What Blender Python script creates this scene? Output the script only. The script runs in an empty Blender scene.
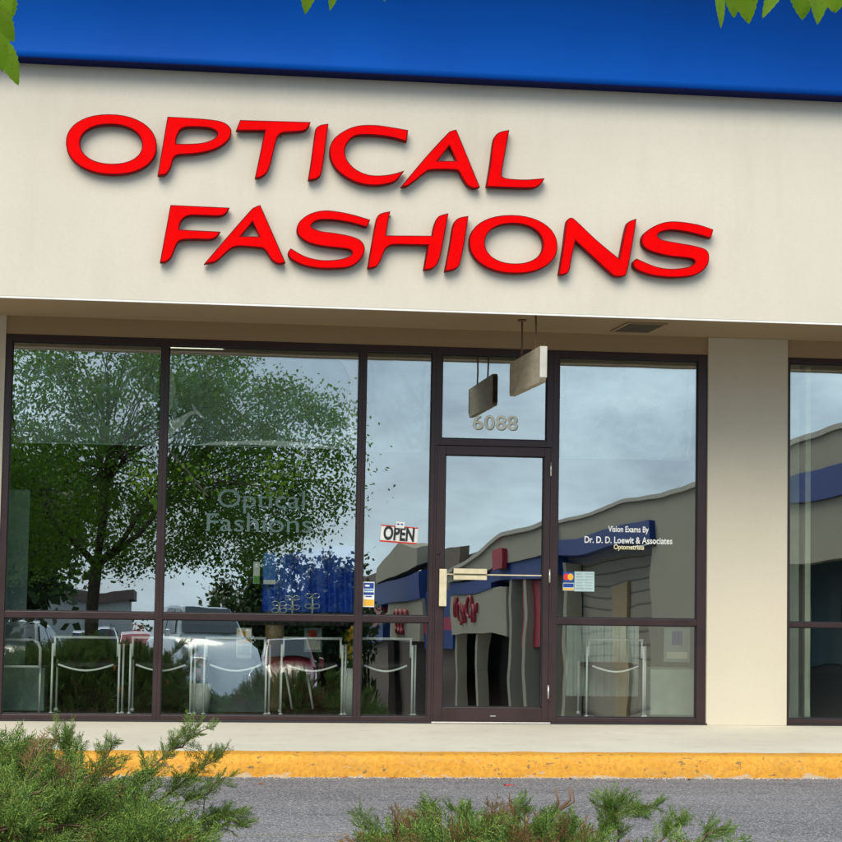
import bpy, bmesh, math, random
from mathutils import Vector, Matrix, noise as mnoise
random.seed(7)
R = math.radians
PI = math.pi
scene = bpy.context.scene
COL = scene.collection

# ------------------------------------------------------------------ camera
F, YAW, PIT, ROL, DIST, EYE = 1908.0, R(7.092), R(3.984), R(0.968), 15.211, 1.347
CAM = Vector((0, -DIST, EYE))
r0 = Vector((math.cos(YAW), -math.sin(YAW), 0)); f0 = Vector((math.sin(YAW), math.cos(YAW), 0)); z0 = Vector((0, 0, 1))
FW = f0 * math.cos(PIT) + z0 * math.sin(PIT); U0 = -f0 * math.sin(PIT) + z0 * math.cos(PIT)
RC = r0 * math.cos(ROL) + U0 * math.sin(ROL); UC = -r0 * math.sin(ROL) + U0 * math.cos(ROL)
cd = bpy.data.cameras.new('camera'); cam = bpy.data.objects.new('camera', cd); COL.objects.link(cam)
m = Matrix((RC, UC, -FW)).transposed().to_4x4(); m.translation = CAM; cam.matrix_world = m
cd.sensor_width = 36; cd.lens = 36 * F / 842; cd.clip_end = 3000; cd.clip_start = .1
scene.camera = cam

def ray(px, py):
    return FW * F + RC * (px - 421) - UC * (py - 421)
def at(px, py, Y=0.0):          # where the line of sight through a photo pixel meets the plane y = Y
    d = ray(px, py); t = (Y - CAM.y) / d.y
    return CAM + d * t
def pix(p):
    d = Vector(p) - CAM; w = d.dot(FW)
    if w <= .05: return None
    return 421 + F * d.dot(RC) / w, 421 - F * d.dot(UC) / w, w

# ------------------------------------------------------------------ helpers
def link(o): COL.objects.link(o); return o
def tag(o, label=None, cat=None, group=None, kind=None):
    if label: o['label'] = label
    if cat: o['category'] = cat
    if group: o['group'] = group
    if kind: o['kind'] = kind
    return o
def empty(name, loc=(0, 0, 0), label=None, cat=None, group=None, rz=0):
    o = bpy.data.objects.new(name, None); o.location = loc; o.rotation_euler = (0, 0, rz); o.empty_display_size = .1
    link(o); return tag(o, label, cat, group)

class MB:
    def __init__(s): s.v = []; s.f = []; s.m = []; s.sm = []
    def add(s, vs, fs, mi=0, smooth=False):
        n = len(s.v); s.v += [tuple(v) for v in vs]
        for f in fs: s.f.append(tuple(i + n for i in f)); s.m.append(mi); s.sm.append(smooth)
        return s
    def box(s, x0, x1, y0, y1, z0, z1, mi=0):
        vs = [(x, y, z) for z in (z0, z1) for y in (y0, y1) for x in (x0, x1)]
        return s.add(vs, [(0, 2, 3, 1), (4, 5, 7, 6), (0, 1, 5, 4), (2, 6, 7, 3), (0, 4, 6, 2), (1, 3, 7, 5)], mi)
    def tube(s, pts, rad, n=8, mi=0, caps=True):
        pts = [Vector(p) for p in pts]; N = len(pts)
        rads = rad if isinstance(rad, (list, tuple)) else [rad] * N
        ref = Vector((0, 0, 1)); rings = []
        t0 = (pts[1] - pts[0]).normalized()
        if abs(t0.dot(ref)) > .9: ref = Vector((1, 0, 0))
        u = t0.cross(ref).normalized()
        for i, p in enumerate(pts):
            t = (pts[min(i + 1, N - 1)] - pts[max(i - 1, 0)]).normalized()
            u = (u - t * u.dot(t)); u = u.normalized() if u.length > 1e-6 else t.orthogonal().normalized()
            w = t.cross(u)
            rings.append([p + (u * math.cos(a) + w * math.sin(a)) * rads[i] for a in [2 * PI * k / n for k in range(n)]])
        vs = [v for r in rings for v in r]; fs = []
        for i in range(N - 1):
            for k in range(n):
                a = i * n + k; b = i * n + (k + 1) % n; fs.append((a, b, b + n, a + n))
        if caps: fs.append(tuple(range(n - 1, -1, -1))); fs.append(tuple((N - 1) * n + k for k in range(n)))
        return s.add(vs, fs, mi, True)
    def lathe(s, c, prof, n=16, mi=0):
        c = Vector(c); vs = []; fs = []
        for r, z in prof:
            for k in range(n): vs.append((c.x + r * math.cos(2 * PI * k / n), c.y + r * math.sin(2 * PI * k / n), c.z + z))
        for i in range(len(prof) - 1):
            for k in range(n):
                a = i * n + k; b = i * n + (k + 1) % n; fs.append((a, b, b + n, a + n))
        fs.append(tuple(range(n - 1, -1, -1))); fs.append(tuple((len(prof) - 1) * n + k for k in range(n)))
        return s.add(vs, fs, mi, True)
    def prism(s, poly, ax, a0, a1, mi=0):     # poly in the two other axes
        def P(p, a):
            return {'x': (a, p[0], p[1]), 'y': (p[0], a, p[1]), 'z': (p[0], p[1], a)}[ax]
        n = len(poly); vs = [P(p, a0) for p in poly] + [P(p, a1) for p in poly]
        fs = [tuple(range(n)), tuple(range(2 * n - 1, n - 1, -1))] + [(i, i + n, (i + 1) % n + n, (i + 1) % n) for i in range(n)]
        return s.add(vs, fs, mi)
    def grid(s, fn, nu, nv, mi=0, smooth=True):
        vs = [fn(i / nu, j / nv) for j in range(nv + 1) for i in range(nu + 1)]
        fs = [(j * (nu + 1) + i, j * (nu + 1) + i + 1, (j + 1) * (nu + 1) + i + 1, (j + 1) * (nu + 1) + i) for j in range(nv) for i in range(nu)]
        return s.add(vs, fs, mi, smooth)
    def build(s, name, mats, parent=None, recalc=True, bevel=0):
        me = bpy.data.meshes.new(name); me.from_pydata(s.v, [], s.f)
        mats = mats if isinstance(mats, (list, tuple)) else [mats]
        for mt in mats: me.materials.append(mt)
        me.polygons.foreach_set('material_index', s.m); me.polygons.foreach_set('use_smooth', s.sm)
        if recalc or bevel:
            bm = bmesh.new(); bm.from_mesh(me)
            if recalc: bmesh.ops.recalc_face_normals(bm, faces=bm.faces)
            if bevel:
                es = [e for e in bm.edges if len(e.link_faces) == 2 and e.calc_face_angle() > .6]
                bmesh.ops.bevel(bm, geom=es, offset=bevel, segments=2, profile=.5, affect='EDGES')
            bm.to_mesh(me); bm.free()
        me.update()
        o = bpy.data.objects.new(name, me); link(o)
        if parent: o.parent = parent
        return o
def pboxes(name, mats, boxes, parent=None, bevel=0):
    b = MB()
    for q in boxes: b.box(*q)
    return b.build(name, mats, parent, True, bevel)
def copy_tree(o, parent=None):
    c = o.copy(); COL.objects.link(c); c.parent = parent
    for ch in list(o.children): copy_tree(ch, c)
    return c

# ------------------------------------------------------------------ materials
class NT:
    def __init__(s, name):
        s.m = bpy.data.materials.new(name); s.m.use_nodes = True; s.t = s.m.node_tree; s.t.nodes.clear()
        s.out = s.n('ShaderNodeOutputMaterial')
    def n(s, ty, **kw):
        nd = s.t.nodes.new(ty)
        for k, v in kw.items():
            if k.startswith('i_'): nd.inputs[k[2:].replace('_', ' ')].default_value = v
            else: setattr(nd, k, v)
        return nd
    def l(s, a, b): s.t.links.new(a, b)
    def noise(s, scale, detail=4, vec=None, rough=.5, stretch=None):
        nd = s.n('ShaderNodeTexNoise'); nd.inputs['Scale'].default_value = scale; nd.inputs['Detail'].default_value = detail; nd.inputs['Roughness'].default_value = rough
        if vec is None: vec = s.pos()
        if stretch:
            mp = s.n('ShaderNodeMapping'); mp.inputs['Scale'].default_value = stretch; s.l(vec, mp.inputs['Vector']); vec = mp.outputs[0]
        s.l(vec, nd.inputs['Vector']); return nd.outputs['Fac']
    def pos(s): return s.n('ShaderNodeNewGeometry').outputs['Position']
    def ramp(s, fac, stops, interp='LINEAR'):
        nd = s.n('ShaderNodeValToRGB'); e = nd.color_ramp; e.interpolation = interp
        while len(e.elements) < len(stops): e.elements.new(.5)
        for el, (p, c) in zip(e.elements, stops):
            el.position = p; el.color = (c, c, c, 1) if isinstance(c, (int, float)) else (*c, 1)
        s.l(fac, nd.inputs[0]); return nd.outputs[0]
    def mix(s, fac, a, b, mode='MIX'):
        nd = s.n('ShaderNodeMix', data_type='RGBA', blend_type=mode)
        for sock, v in ((nd.inputs[0], fac), (nd.inputs[6], a), (nd.inputs[7], b)):
            if hasattr(v, 'is_linked'): s.l(v, sock)
            elif isinstance(v, (int, float)): sock.default_value = v if sock == nd.inputs[0] else (v, v, v, 1)
            else: sock.default_value = (*v, 1)
        return nd.outputs[2]
    def math(s, op, a, b=None, clamp=False):
        nd = s.n('ShaderNodeMath', operation=op, use_clamp=clamp)
        for i, v in enumerate((a, b)):
            if v is None: continue
            if hasattr(v, 'is_linked'): s.l(v, nd.inputs[i])
            else: nd.inputs[i].default_value = v
        return nd.outputs[0]
    def bump(s, h, strength=.3, dist=.01):
        nd = s.n('ShaderNodeBump'); nd.inputs['Strength'].default_value = strength; nd.inputs['Distance'].default_value = dist
        s.l(h, nd.inputs['Height']); return nd.outputs[0]
    def bsdf(s, col, rough=.6, metal=0, spec=.5, normal=None, coat=0, sub=None):
        nd = s.n('ShaderNodeBsdfPrincipled')
        for k, v in (('Base Color', col), ('Roughness', rough), ('Metallic', metal)):
            if hasattr(v, 'is_linked'): s.l(v, nd.inputs[k])
            elif isinstance(v, (int, float)): nd.inputs[k].default_value = v
            else: nd.inputs[k].default_value = (*v, 1)
        nd.inputs['Specular IOR Level'].default_value = spec; nd.inputs['Coat Weight'].default_value = coat
        if normal: s.l(normal, nd.inputs['Normal'])
        s.l(nd.outputs[0], s.out.inputs[0]); return nd

def simple(name, col, rough=.6, metal=0, var=.12, scale=8, spec=.5, coat=0, bump=0):
    t = NT(name); n = t.noise(scale, 5)
    c = t.mix(t.ramp(n, [(.3, 0), (.7, 1)]), tuple(x * (1 - var) for x in col), tuple(min(1, x * (1 + var)) for x in col))
    nrm = t.bump(t.noise(scale * 12, 4), bump, .004) if bump else None
    rr = t.math('ADD', t.math('MULTIPLY', n, .12), rough - .06)
    t.bsdf(c, rr, metal, spec, nrm, coat); return t.m

def mat_stucco(name, col, stain=.5):
    t = NT(name); p = t.pos()
    big = t.noise(.9, 5, p, .6); streak = t.noise(1.6, 5, p, .65, (2.2, 2.2, .28)); fine = t.noise(60, 3, p)
    c = t.mix(t.ramp(big, [(.3, 0), (.75, 1)]), tuple(x * .93 for x in col), col)
    c = t.mix(t.math('MULTIPLY', t.ramp(streak, [(.5, 0), (.78, 1)]), .24 * stain), c, tuple(x * y for x, y in zip(col, (.62, .6, .56))))
    c = t.mix(t.math('MULTIPLY', t.ramp(fine, [(.35, 1), (.55, 0)]), .10), c, tuple(x * .7 for x in col))
    h = t.math('ADD', t.math('MULTIPLY', t.noise(180, 3, p), .6), t.math('MULTIPLY', t.noise(35, 3, p), .5))
    t.bsdf(c, .88, 0, .25, t.bump(h, .35, .003)); return t.m

M = {}
M['cream'] = mat_stucco('cream_stucco', (.62, .56, .445))
M['fascia'] = mat_stucco('fascia_stucco', (.64, .585, .49), .8)
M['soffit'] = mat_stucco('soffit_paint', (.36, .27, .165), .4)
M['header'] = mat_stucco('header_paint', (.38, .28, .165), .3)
M['wing_cream'] = mat_stucco('wing_stucco', (.42, .37, .27))

def mat_blue():
    t = NT('blue_enamel_metal'); p = t.pos()
    n = t.noise(1.2, 4, p, .5, (1, 1, .4))
    c = t.mix(t.ramp(n, [(.3, 0), (.7, 1)]), (.001, .075, .40), (.001, .088, .45))
    t.bsdf(c, .5, 0, .12, t.bump(t.noise(3, 2, p), .08, .02)); return t.m
M['blue'] = mat_blue()
M['blue_shaded'] = simple('shaded_blue_underside', (.002, .006, .07), .6, 0, .1, 8, .05)
M['bronze'] = simple('bronze_frame', (.030, .0135, .0145), .38, .0, .2, 5, .5)
M['bronze_dark'] = simple('dark_bronze_trim', (.012, .010, .014), .5)  # near-black bronze for glazing beads, sills and lock
M['gasket'] = simple('rubber_gasket', (.02, .02, .02), .7)
M['alu'] = simple('brushed_aluminium', (.62, .60, .56), .35, .8, .08, 30)
M['brass'] = simple('pale_brass_plate', (.72, .62, .42), .4, .15, .1, 20)
M['white'] = simple('white_paint', (.78, .77, .73), .5)
M['chrome'] = simple('chrome_tube', (.85, .85, .84), .16, .9, .03)
M['white_tube'] = simple('pale_enamel_tube', (.93, .93, .90), .4)
M['black'] = simple('black_fabric', (.02, .02, .022), .8)
M['rust'] = simple('rusty_rod', (.16, .09, .05), .7)

def mat_red(name, a, b, rough):
    t = NT(name); p = t.pos()
    n = t.noise(7, 5, p, .65); n2 = t.noise(45, 3, p)
    c = t.mix(t.ramp(n, [(.35, 0), (.7, 1)]), a, b)
    c = t.mix(t.math('MULTIPLY', t.ramp(n2, [(.55, 0), (.7, 1)]), .25), c, tuple(x * .6 for x in a))
    t.bsdf(c, rough, 0, .03, t.bump(t.noise(14, 2, p), .06, .01)); return t.m
M['red_face'] = mat_red('red_acrylic_face', (.70, .0, .0008), (.82, .0005, .001), .5)
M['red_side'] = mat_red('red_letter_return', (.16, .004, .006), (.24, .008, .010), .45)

def mat_asphalt():
    t = NT('asphalt'); p = t.pos()
    big = t.noise(.35, 5, p, .6, (1, 2.2, 1)); mid = t.noise(3.0, 4, p, .6, (.35, 2.5, 1)); fine = t.noise(85, 2, p); f2 = t.noise(210, 1, p)
    c = t.mix(t.ramp(big, [(.3, 0), (.7, 1)]), (.15, .142, .15), (.24, .23, .235))
    c = t.mix(t.math('MULTIPLY', t.ramp(mid, [(.45, 0), (.62, 1)]), .4), c, (.075, .072, .085))
    c = t.mix(t.math('MULTIPLY', t.ramp(fine, [(.5, 0), (.60, 1)]), .8), c, (.46, .43, .41))
    c = t.mix(t.math('MULTIPLY', t.ramp(f2, [(.38, 1), (.48, 0)]), .7), c, (.03, .028, .035))
    h = t.math('ADD', fine, f2)
    t.bsdf(c, .95, 0, .05, t.bump(h, .6, .006)); return t.m
M['asphalt'] = mat_asphalt()
def mat_concrete(name, a, b, crack=True):
    t = NT(name); p = t.pos()
    big = t.noise(.8, 5, p, .6); mid = t.noise(6, 5, p, .7); fine = t.noise(120, 2, p)
    c = t.mix(t.ramp(big, [(.3, 0), (.7, 1)]), a, b)
    c = t.mix(t.math('MULTIPLY', t.ramp(mid, [(.55, 0), (.72, 1)]), .35), c, tuple(x * .6 for x in a))
    c = t.mix(t.math('MULTIPLY', t.ramp(fine, [(.55, 0), (.7, 1)]), .25), c, tuple(x * .55 for x in a))
    if crack:
        v = t.n('ShaderNodeTexVoronoi', feature='DISTANCE_TO_EDGE'); v.inputs['Scale'].default_value = .55
        w = t.n('ShaderNodeVectorMath', operation='ADD'); t.l(p, w.inputs[0])
        nn = t.n('ShaderNodeTexNoise'); nn.inputs['Scale'].default_value = 2.5; t.l(p, nn.inputs['Vector'])
        sc = t.n('ShaderNodeVectorMath', operation='SCALE'); sc.inputs['Scale'].default_value = .5; t.l(nn.outputs['Color'], sc.inputs[0]); t.l(sc.outputs[0], w.inputs[1]); t.l(w.outputs[0], v.inputs['Vector'])
        c = t.mix(t.ramp(v.outputs['Distance'], [(0.0, .55), (.006, 0)]), c, tuple(x * .35 for x in a))
    t.bsdf(c, .85, 0, .3, t.bump(t.math('ADD', mid, fine), .3, .004)); return t.m
M['walk'] = mat_concrete('sidewalk_concrete', (.60, .55, .45), (.72, .67, .56), False)
M['concrete'] = mat_concrete('kerb_concrete', (.34, .32, .29), (.46, .43, .38), False)
def mat_kerb():
    t = NT('yellow_kerb_paint'); p = t.pos()
    mid = t.noise(5, 5, p, .7, (1, 1, 2)); fine = t.noise(38, 4, p, .7); wear = t.noise(9, 6, p, .75, (.5, 1, 1.6))
    sx = t.n('ShaderNodeSeparateXYZ'); t.l(p, sx.inputs[0])
    low = t.n('ShaderNodeMapRange'); low.inputs[1].default_value = -.075; low.inputs[2].default_value = -.15; t.l(sx.outputs['Z'], low.inputs[0])
    c = t.mix(t.ramp(mid, [(.3, 0), (.7, 1)]), (.66, .29, .025), (.74, .37, .045))
    c = t.mix(t.math('MULTIPLY', t.ramp(fine, [(.45, 0), (.65, 1)]), .7), c, (.48, .20, .02)); c = t.mix(t.math('MULTIPLY', t.ramp(t.noise(2.2, 6, p, .75, (.6, 1, 1.5)), [(.50, 0), (.68, 1)]), .5), c, (.44, .25, .06)); c = t.mix(t.math('MULTIPLY', t.ramp(t.noise(22, 4, p, .7, (.6, 1, 1)), [(.60, 0), (.64, 1)]), .8), c, (.16, .11, .06))
    c = t.mix(t.math('MULTIPLY', t.ramp(t.math('ADD', wear, t.math('MULTIPLY', low.outputs[0], .14)), [(.64, 0), (.70, 1)]), .85), c, (.50, .45, .36))
    t.bsdf(c, .7, 0, .35, t.bump(t.math('ADD', fine, mid), .5, .006)); return t.m
M['kerb'] = mat_kerb()
def mat_fadedline():
    t = NT('worn_line_paint'); p = t.pos(); n = t.noise(14, 6, p, .75, (.5, 1, 1)); f = t.noise(90, 2, p)
    k = t.math('MULTIPLY', t.ramp(n, [(.42, 0), (.6, 1)]), t.ramp(f, [(.35, .2), (.6, 1)]))
    b_ = t.bsdf((.50, .42, .26), .8); tr = t.n('ShaderNodeBsdfTransparent'); mx = t.n('ShaderNodeMixShader'); t.l(t.math('MULTIPLY', k, .55), mx.inputs[0]); t.l(tr.outputs[0], mx.inputs[1]); t.l(b_.outputs[0], mx.inputs[2]); t.l(mx.outputs[0], t.out.inputs[0]); return t.m
M['line'] = mat_fadedline()
M['line_white'] = simple('white_line_paint', (.6, .6, .58), .7)
M['soil'] = simple('bark_mulch', (.11, .07, .045), .95, 0, .5, 25, .2, 0, 1)
M['grass'] = simple('grass_ground', (.06, .10, .03), .95, 0, .4, 3, .2)

def mat_leaf(name, cols, trans=.35, rough=.5, spotty=False):
    t = NT(name); g = t.n('ShaderNodeNewGeometry')
    c = t.ramp(g.outputs['Random Per Island'], [(i / (len(cols) - 1), c) for i, c in enumerate(cols)])
    if spotty:
        s = t.ramp(t.noise(160, 3), [(.62, 0), (.68, 1)]); c = t.mix(t.math('MULTIPLY', s, .7), c, (.08, .06, .01))
        c = t.mix(t.math('MULTIPLY', t.ramp(t.noise(40, 3), [(.4, 0), (.7, 1)]), .5), c, (.30, .40, .04))
    b = t.bsdf(c, rough, 0, .35); tr = t.n('ShaderNodeBsdfTranslucent'); t.l(c, tr.inputs[0])
    mx = t.n('ShaderNodeMixShader'); mx.inputs[0].default_value = trans; t.l(b.outputs[0], mx.inputs[1]); t.l(tr.outputs[0], mx.inputs[2]); t.l(mx.outputs[0], t.out.inputs[0])
    return t.m
M['leaf'] = mat_leaf('broad_leaf', [(.06, .15, .010), (.09, .20, .014), (.13, .25, .018), (.07, .165, .014)], .55, .6)
M['leaf_near'] = mat_leaf('broad_leaf_near', [(.15, .30, .014), (.24, .42, .02), (.17, .33, .018)], .4, .45, True)
M['leaf_far'] = mat_leaf('distant_leaf', [(.035, .07, .018), (.06, .10, .025), (.045, .085, .02)])
M['juniper'] = mat_leaf('juniper_needles', [(.025, .07, .018), (.09, .18, .03), (.18, .32, .05), (.46, .56, .10), (.035, .09, .03), (.16, .28, .055)], .15, .6)
M['juniper_dry'] = mat_leaf('dry_juniper_needles', [(.26, .13, .05), (.20, .19, .05), (.36, .17, .07), (.16, .09, .05)], .2, .6)
M['twig'] = simple('juniper_twig', (.19, .11, .07), .85)
M['dryleaf'] = mat_leaf('dead_leaf', [(.32, .09, .02), (.40, .15, .03), (.25, .05, .02)], .2, .7)
M['redleaf'] = simple('red_leaf', (.45, .03, .015), .6)
M['bark'] = simple('tree_bark', (.10, .075, .055), .9, 0, .35, 14, .2, 0, .8)

def mat_glass(tilt=True, refl=.40, tint=(.86, .93, .90)):
    # a coated pane whose sheet is slightly bowed: the bow is a change of the surface normal with height
    t = NT('reflective_glass' if tilt else 'transom_glass'); g = t.n('ShaderNodeNewGeometry'); oi = t.n('ShaderNodeObjectInfo')
    sep = t.n('ShaderNodeSeparateXYZ'); t.l(g.outputs['Position'], sep.inputs[0])
    off = t.n('ShaderNodeVectorMath', operation='ADD'); t.l(g.outputs['Position'], off.inputs[0])
    rv = t.n('ShaderNodeCombineXYZ'); t.l(t.math('MULTIPLY', oi.outputs['Random'], 37.0), rv.inputs[1]); t.l(rv.outputs[0], off.inputs[1])
    nz = t.n('ShaderNodeTexNoise'); nz.inputs['Scale'].default_value = 2.4; nz.inputs['Detail'].default_value = 2.0; nz.inputs['Roughness'].default_value = .3
    mp = t.n('ShaderNodeMapping'); mp.inputs['Scale'].default_value = (1.3, 1, .8); t.l(off.outputs[0], mp.inputs[0]); t.l(mp.outputs[0], nz.inputs['Vector'])
    sub = t.n('ShaderNodeVectorMath', operation='SUBTRACT'); t.l(nz.outputs['Color'], sub.inputs[0]); sub.inputs[1].default_value = (.5, .5, .5)
    scl = t.n('ShaderNodeVectorMath', operation='SCALE'); scl.inputs['Scale'].default_value = .0050 if tilt else .002; t.l(sub.outputs[0], scl.inputs[0])
    mr = t.n('ShaderNodeMapRange', interpolation_type='SMOOTHSTEP'); mr.inputs[1].default_value = 1.75; mr.inputs[2].default_value = 2.98
    mr.inputs[3].default_value = .0178 if tilt else .004; mr.inputs[4].default_value = .0085 if tilt else .008; t.l(sep.outputs['Z'], mr.inputs[0])
    tz = t.n('ShaderNodeCombineXYZ'); mr2 = t.n('ShaderNodeMapRange', interpolation_type='SMOOTHSTEP'); mr2.inputs[1].default_value = .1; mr2.inputs[2].default_value = 1.5; mr2.inputs[3].default_value = .008 if tilt else 0; mr2.inputs[4].default_value = 0; t.l(sep.outputs['Z'], mr2.inputs[0]); mr3 = t.n('ShaderNodeMapRange', interpolation_type='SMOOTHSTEP'); mr3.inputs[1].default_value = 0; mr3.inputs[2].default_value = .55; mr3.inputs[3].default_value = .016 if tilt else 0; mr3.inputs[4].default_value = 0; t.l(sep.outputs['Z'], mr3.inputs[0]); t.l(t.math('ADD', t.math('ADD', mr.outputs[0], mr2.outputs[0]), mr3.outputs[0]), tz.inputs[2])
    a = t.n('ShaderNodeVectorMath', operation='ADD'); t.l(g.outputs['Normal'], a.inputs[0]); t.l(scl.outputs[0], a.inputs[1])
    b = t.n('ShaderNodeVectorMath', operation='ADD'); t.l(a.outputs[0], b.inputs[0]); t.l(tz.outputs[0], b.inputs[1])
    nn = t.n('ShaderNodeVectorMath', operation='NORMALIZE'); t.l(b.outputs[0], nn.inputs[0])
    gl = t.n('ShaderNodeBsdfGlossy'); gl.inputs['Roughness'].default_value = 0; gl.inputs['Color'].default_value = (.95, 1, .97, 1); t.l(nn.outputs[0], gl.inputs['Normal'])
    tr = t.n('ShaderNodeBsdfTransparent'); tr.inputs[0].default_value = (*tint, 1)
    mx = t.n('ShaderNodeMixShader'); mx.inputs[0].default_value = refl
    t.l(tr.outputs[0], mx.inputs[1]); t.l(gl.outputs[0], mx.inputs[2]); t.l(mx.outputs[0], t.out.inputs[0]); return t.m
M['glass'] = mat_glass(); M['glass_top'] = mat_glass(False)
def mat_film():
    t = NT('shade_film'); n = t.noise(5, 4, None, .6, (1, 1, .6))
    d = t.n('ShaderNodeBsdfDiffuse'); d.inputs[0].default_value = (.55, .63, .60, 1)
    tr = t.n('ShaderNodeBsdfTransparent'); tr.inputs[0].default_value = (.75, .85, .82, 1)
    gl = t.n('ShaderNodeBsdfGlossy'); gl.inputs['Roughness'].default_value = .12; gl.inputs[0].default_value = (.85, .95, .95, 1)
    m1 = t.n('ShaderNodeMixShader'); t.l(t.math('MULTIPLY', n, .5), m1.inputs[0]); t.l(d.outputs[0], m1.inputs[1]); t.l(gl.outputs[0], m1.inputs[2])
    m2 = t.n('ShaderNodeMixShader'); m2.inputs[0].default_value = .42; t.l(tr.outputs[0], m2.inputs[1]); t.l(m1.outputs[0], m2.inputs[2])
    t.l(m2.outputs[0], t.out.inputs[0]); return t.m
M['film'] = mat_film()
M['film_white'] = simple('crumpled_film', (.92, .96, .90), .35, 0, .15, 20)
def emit(name, col, s):
    t = NT(name); e = t.n('ShaderNodeEmission'); e.inputs[0].default_value = (*col, 1); e.inputs[1].default_value = s; t.l(e.outputs[0], t.out.inputs[0]); return t.m
M['tube'] = emit('fluorescent_tube', (.95, 1, .78), 2.2)

# ------------------------------------------------------------------ world and sun
SUN_EL, SUN_AZ = R(41), R(20)      # light comes from the camera side, a little from the left
w = bpy.data.worlds.new('World'); scene.world = w; w.use_nodes = True
wt = w.node_tree; wt.nodes.clear()
def wn(ty, **kw):
    nd = wt.nodes.new(ty)
    for k, v in kw.items(): setattr(nd, k, v)
    return nd
sky = wn('ShaderNodeTexSky', sky_type='NISHITA'); sky.sun_disc = False; sky.sun_elevation = SUN_EL
sky.sun_rotation = PI + SUN_AZ; sky.air_density = 1.0; sky.dust_density = 1.5
tc = wn('ShaderNodeTexCoord'); mp = wn('ShaderNodeMapping'); mp.inputs['Scale'].default_value = (1, 1, 3.2); wt.links.new(tc.outputs['Generated'], mp.inputs[0])
cn = wn('ShaderNodeTexNoise'); cn.inputs['Scale'].default_value = 4.2; cn.inputs['Detail'].default_value = 7; cn.inputs['Roughness'].default_value = .58; wt.links.new(mp.outputs[0], cn.inputs['Vector'])
cr = wn('ShaderNodeValToRGB'); cr.color_ramp.elements[0].position = .40; cr.color_ramp.elements[0].color = (.0, .0, .0, 1); cr.color_ramp.elements[1].position = .60; cr.color_ramp.elements[1].color = (1, 1, 1, 1); wt.links.new(cn.outputs['Fac'], cr.inputs[0])
cmx = wn('ShaderNodeMix', data_type='RGBA'); wt.links.new(cr.outputs[0], cmx.inputs[0]); gm = wn('ShaderNodeMix', data_type='RGBA'); gm.inputs[0].default_value = .62; wt.links.new(sky.outputs[0], gm.inputs[6]); gm.inputs[7].default_value = (2.8, 4.6, 7.2, 1); wt.links.new(gm.outputs[2], cmx.inputs[6]); cmx.inputs[7].default_value = (8.8, 11.0, 12.6, 1)
bg = wn('ShaderNodeBackground'); bg.inputs[1].default_value = .10; wt.links.new(cmx.outputs[2], bg.inputs[0])
wo = wn('ShaderNodeOutputWorld'); wt.links.new(bg.outputs[0], wo.inputs[0])
sl = bpy.data.lights.new('sun', 'SUN'); sl.energy = 2.3; sl.angle = R(40); sl.color = (1, .91, .74)
so = link(bpy.data.objects.new('sun', sl))
sd = Vector((-math.sin(SUN_AZ) * math.cos(SUN_EL), -math.cos(SUN_AZ) * math.cos(SUN_EL), math.sin(SUN_EL)))
so.rotation_euler = sd.to_track_quat('Z', 'Y').to_euler(); so.location = (-10, -20, 30)
vs = scene.view_settings; vs.view_transform = 'Standard'; vs.look = 'None'; vs.gamma = 1; vs.exposure = 0.55; vs.use_curve_mapping = False
cy = scene.cycles; cy.max_bounces = 8; cy.transparent_max_bounces = 24; cy.use_denoising = True; cy.caustics_reflective = False; cy.caustics_refractive = False

# ------------------------------------------------------------------ ground
W1, W2 = 1.61, 2.38
def lotz(y):                       # the lot falls gently away from the shops
    return -.146 if y > -22 else -.146 - (-22 - y) * .030
def sheet(name, x0, x1, ys, dz, mat, nx=1):
    b = MB(); vs = []; fs = []
    for y in ys:
        for i in range(nx + 1): vs.append((x0 + (x1 - x0) * i / nx, y, lotz(y) + dz))
    for j in range(len(ys) - 1):
        for i in range(nx): a = j * (nx + 1) + i; fs.append((a, a + 1, a + nx + 2, a + nx + 1))
    b.add(vs, fs); o = b.build(name, mat, None, False)
    for p in o.data.polygons:
        if p.normal.z < 0: p.flip()
    return tag(o, kind='structure')
sheet('ground', -900, 900, [900, -22, -110, -900], -.30, M['grass'])
sheet('road', -90, 60, [-2.4, -22, -34, -60, -110], 0, M['asphalt'])
tag(pboxes('sidewalk', M['walk'], [(-30, 11, -W2 + .06, .3, -.25, 0)]), kind='structure')
# kerb: rounded front, rough painted top
def kerbfn(u, v):
    prof = [(-2.19, .004), (-2.26, .005), (-2.33, .004), (-2.372, -.006), (-2.392, -.032), (-2.402, -.08), (-2.408, -.18)]
    a = v * (len(prof) - 1); i = min(int(a), len(prof) - 2); f = a - i
    y = prof[i][0] * (1 - f) + prof[i + 1][0] * f; z = prof[i][1] * (1 - f) + prof[i + 1][1] * f
    x = -10 + 21 * u
    k = mnoise.noise(Vector((x * 3.1, v * 5, 0))) * .006 + mnoise.noise(Vector((x * 11, v * 9, 3))) * .003
    if v == 0: return (x, y + mnoise.noise(Vector((x * 4, 1, 7))) * .05 + mnoise.noise(Vector((x * 15, 1, 7))) * .02, z)
    return (x, y - abs(k) * .5 + (k if v > .5 else 0), z + max(min(k, .002), -.002 if v < .45 else -.01) * (1 if v < .9 else 0))
o = MB().grid(kerbfn, 420, 12).build('kerb', M['kerb'], None, False); tag(o, kind='structure')
# painted line on the road
sheet('painted_line', -6, .95, [-4.98, -5.07], .003, M['line'])
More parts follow.
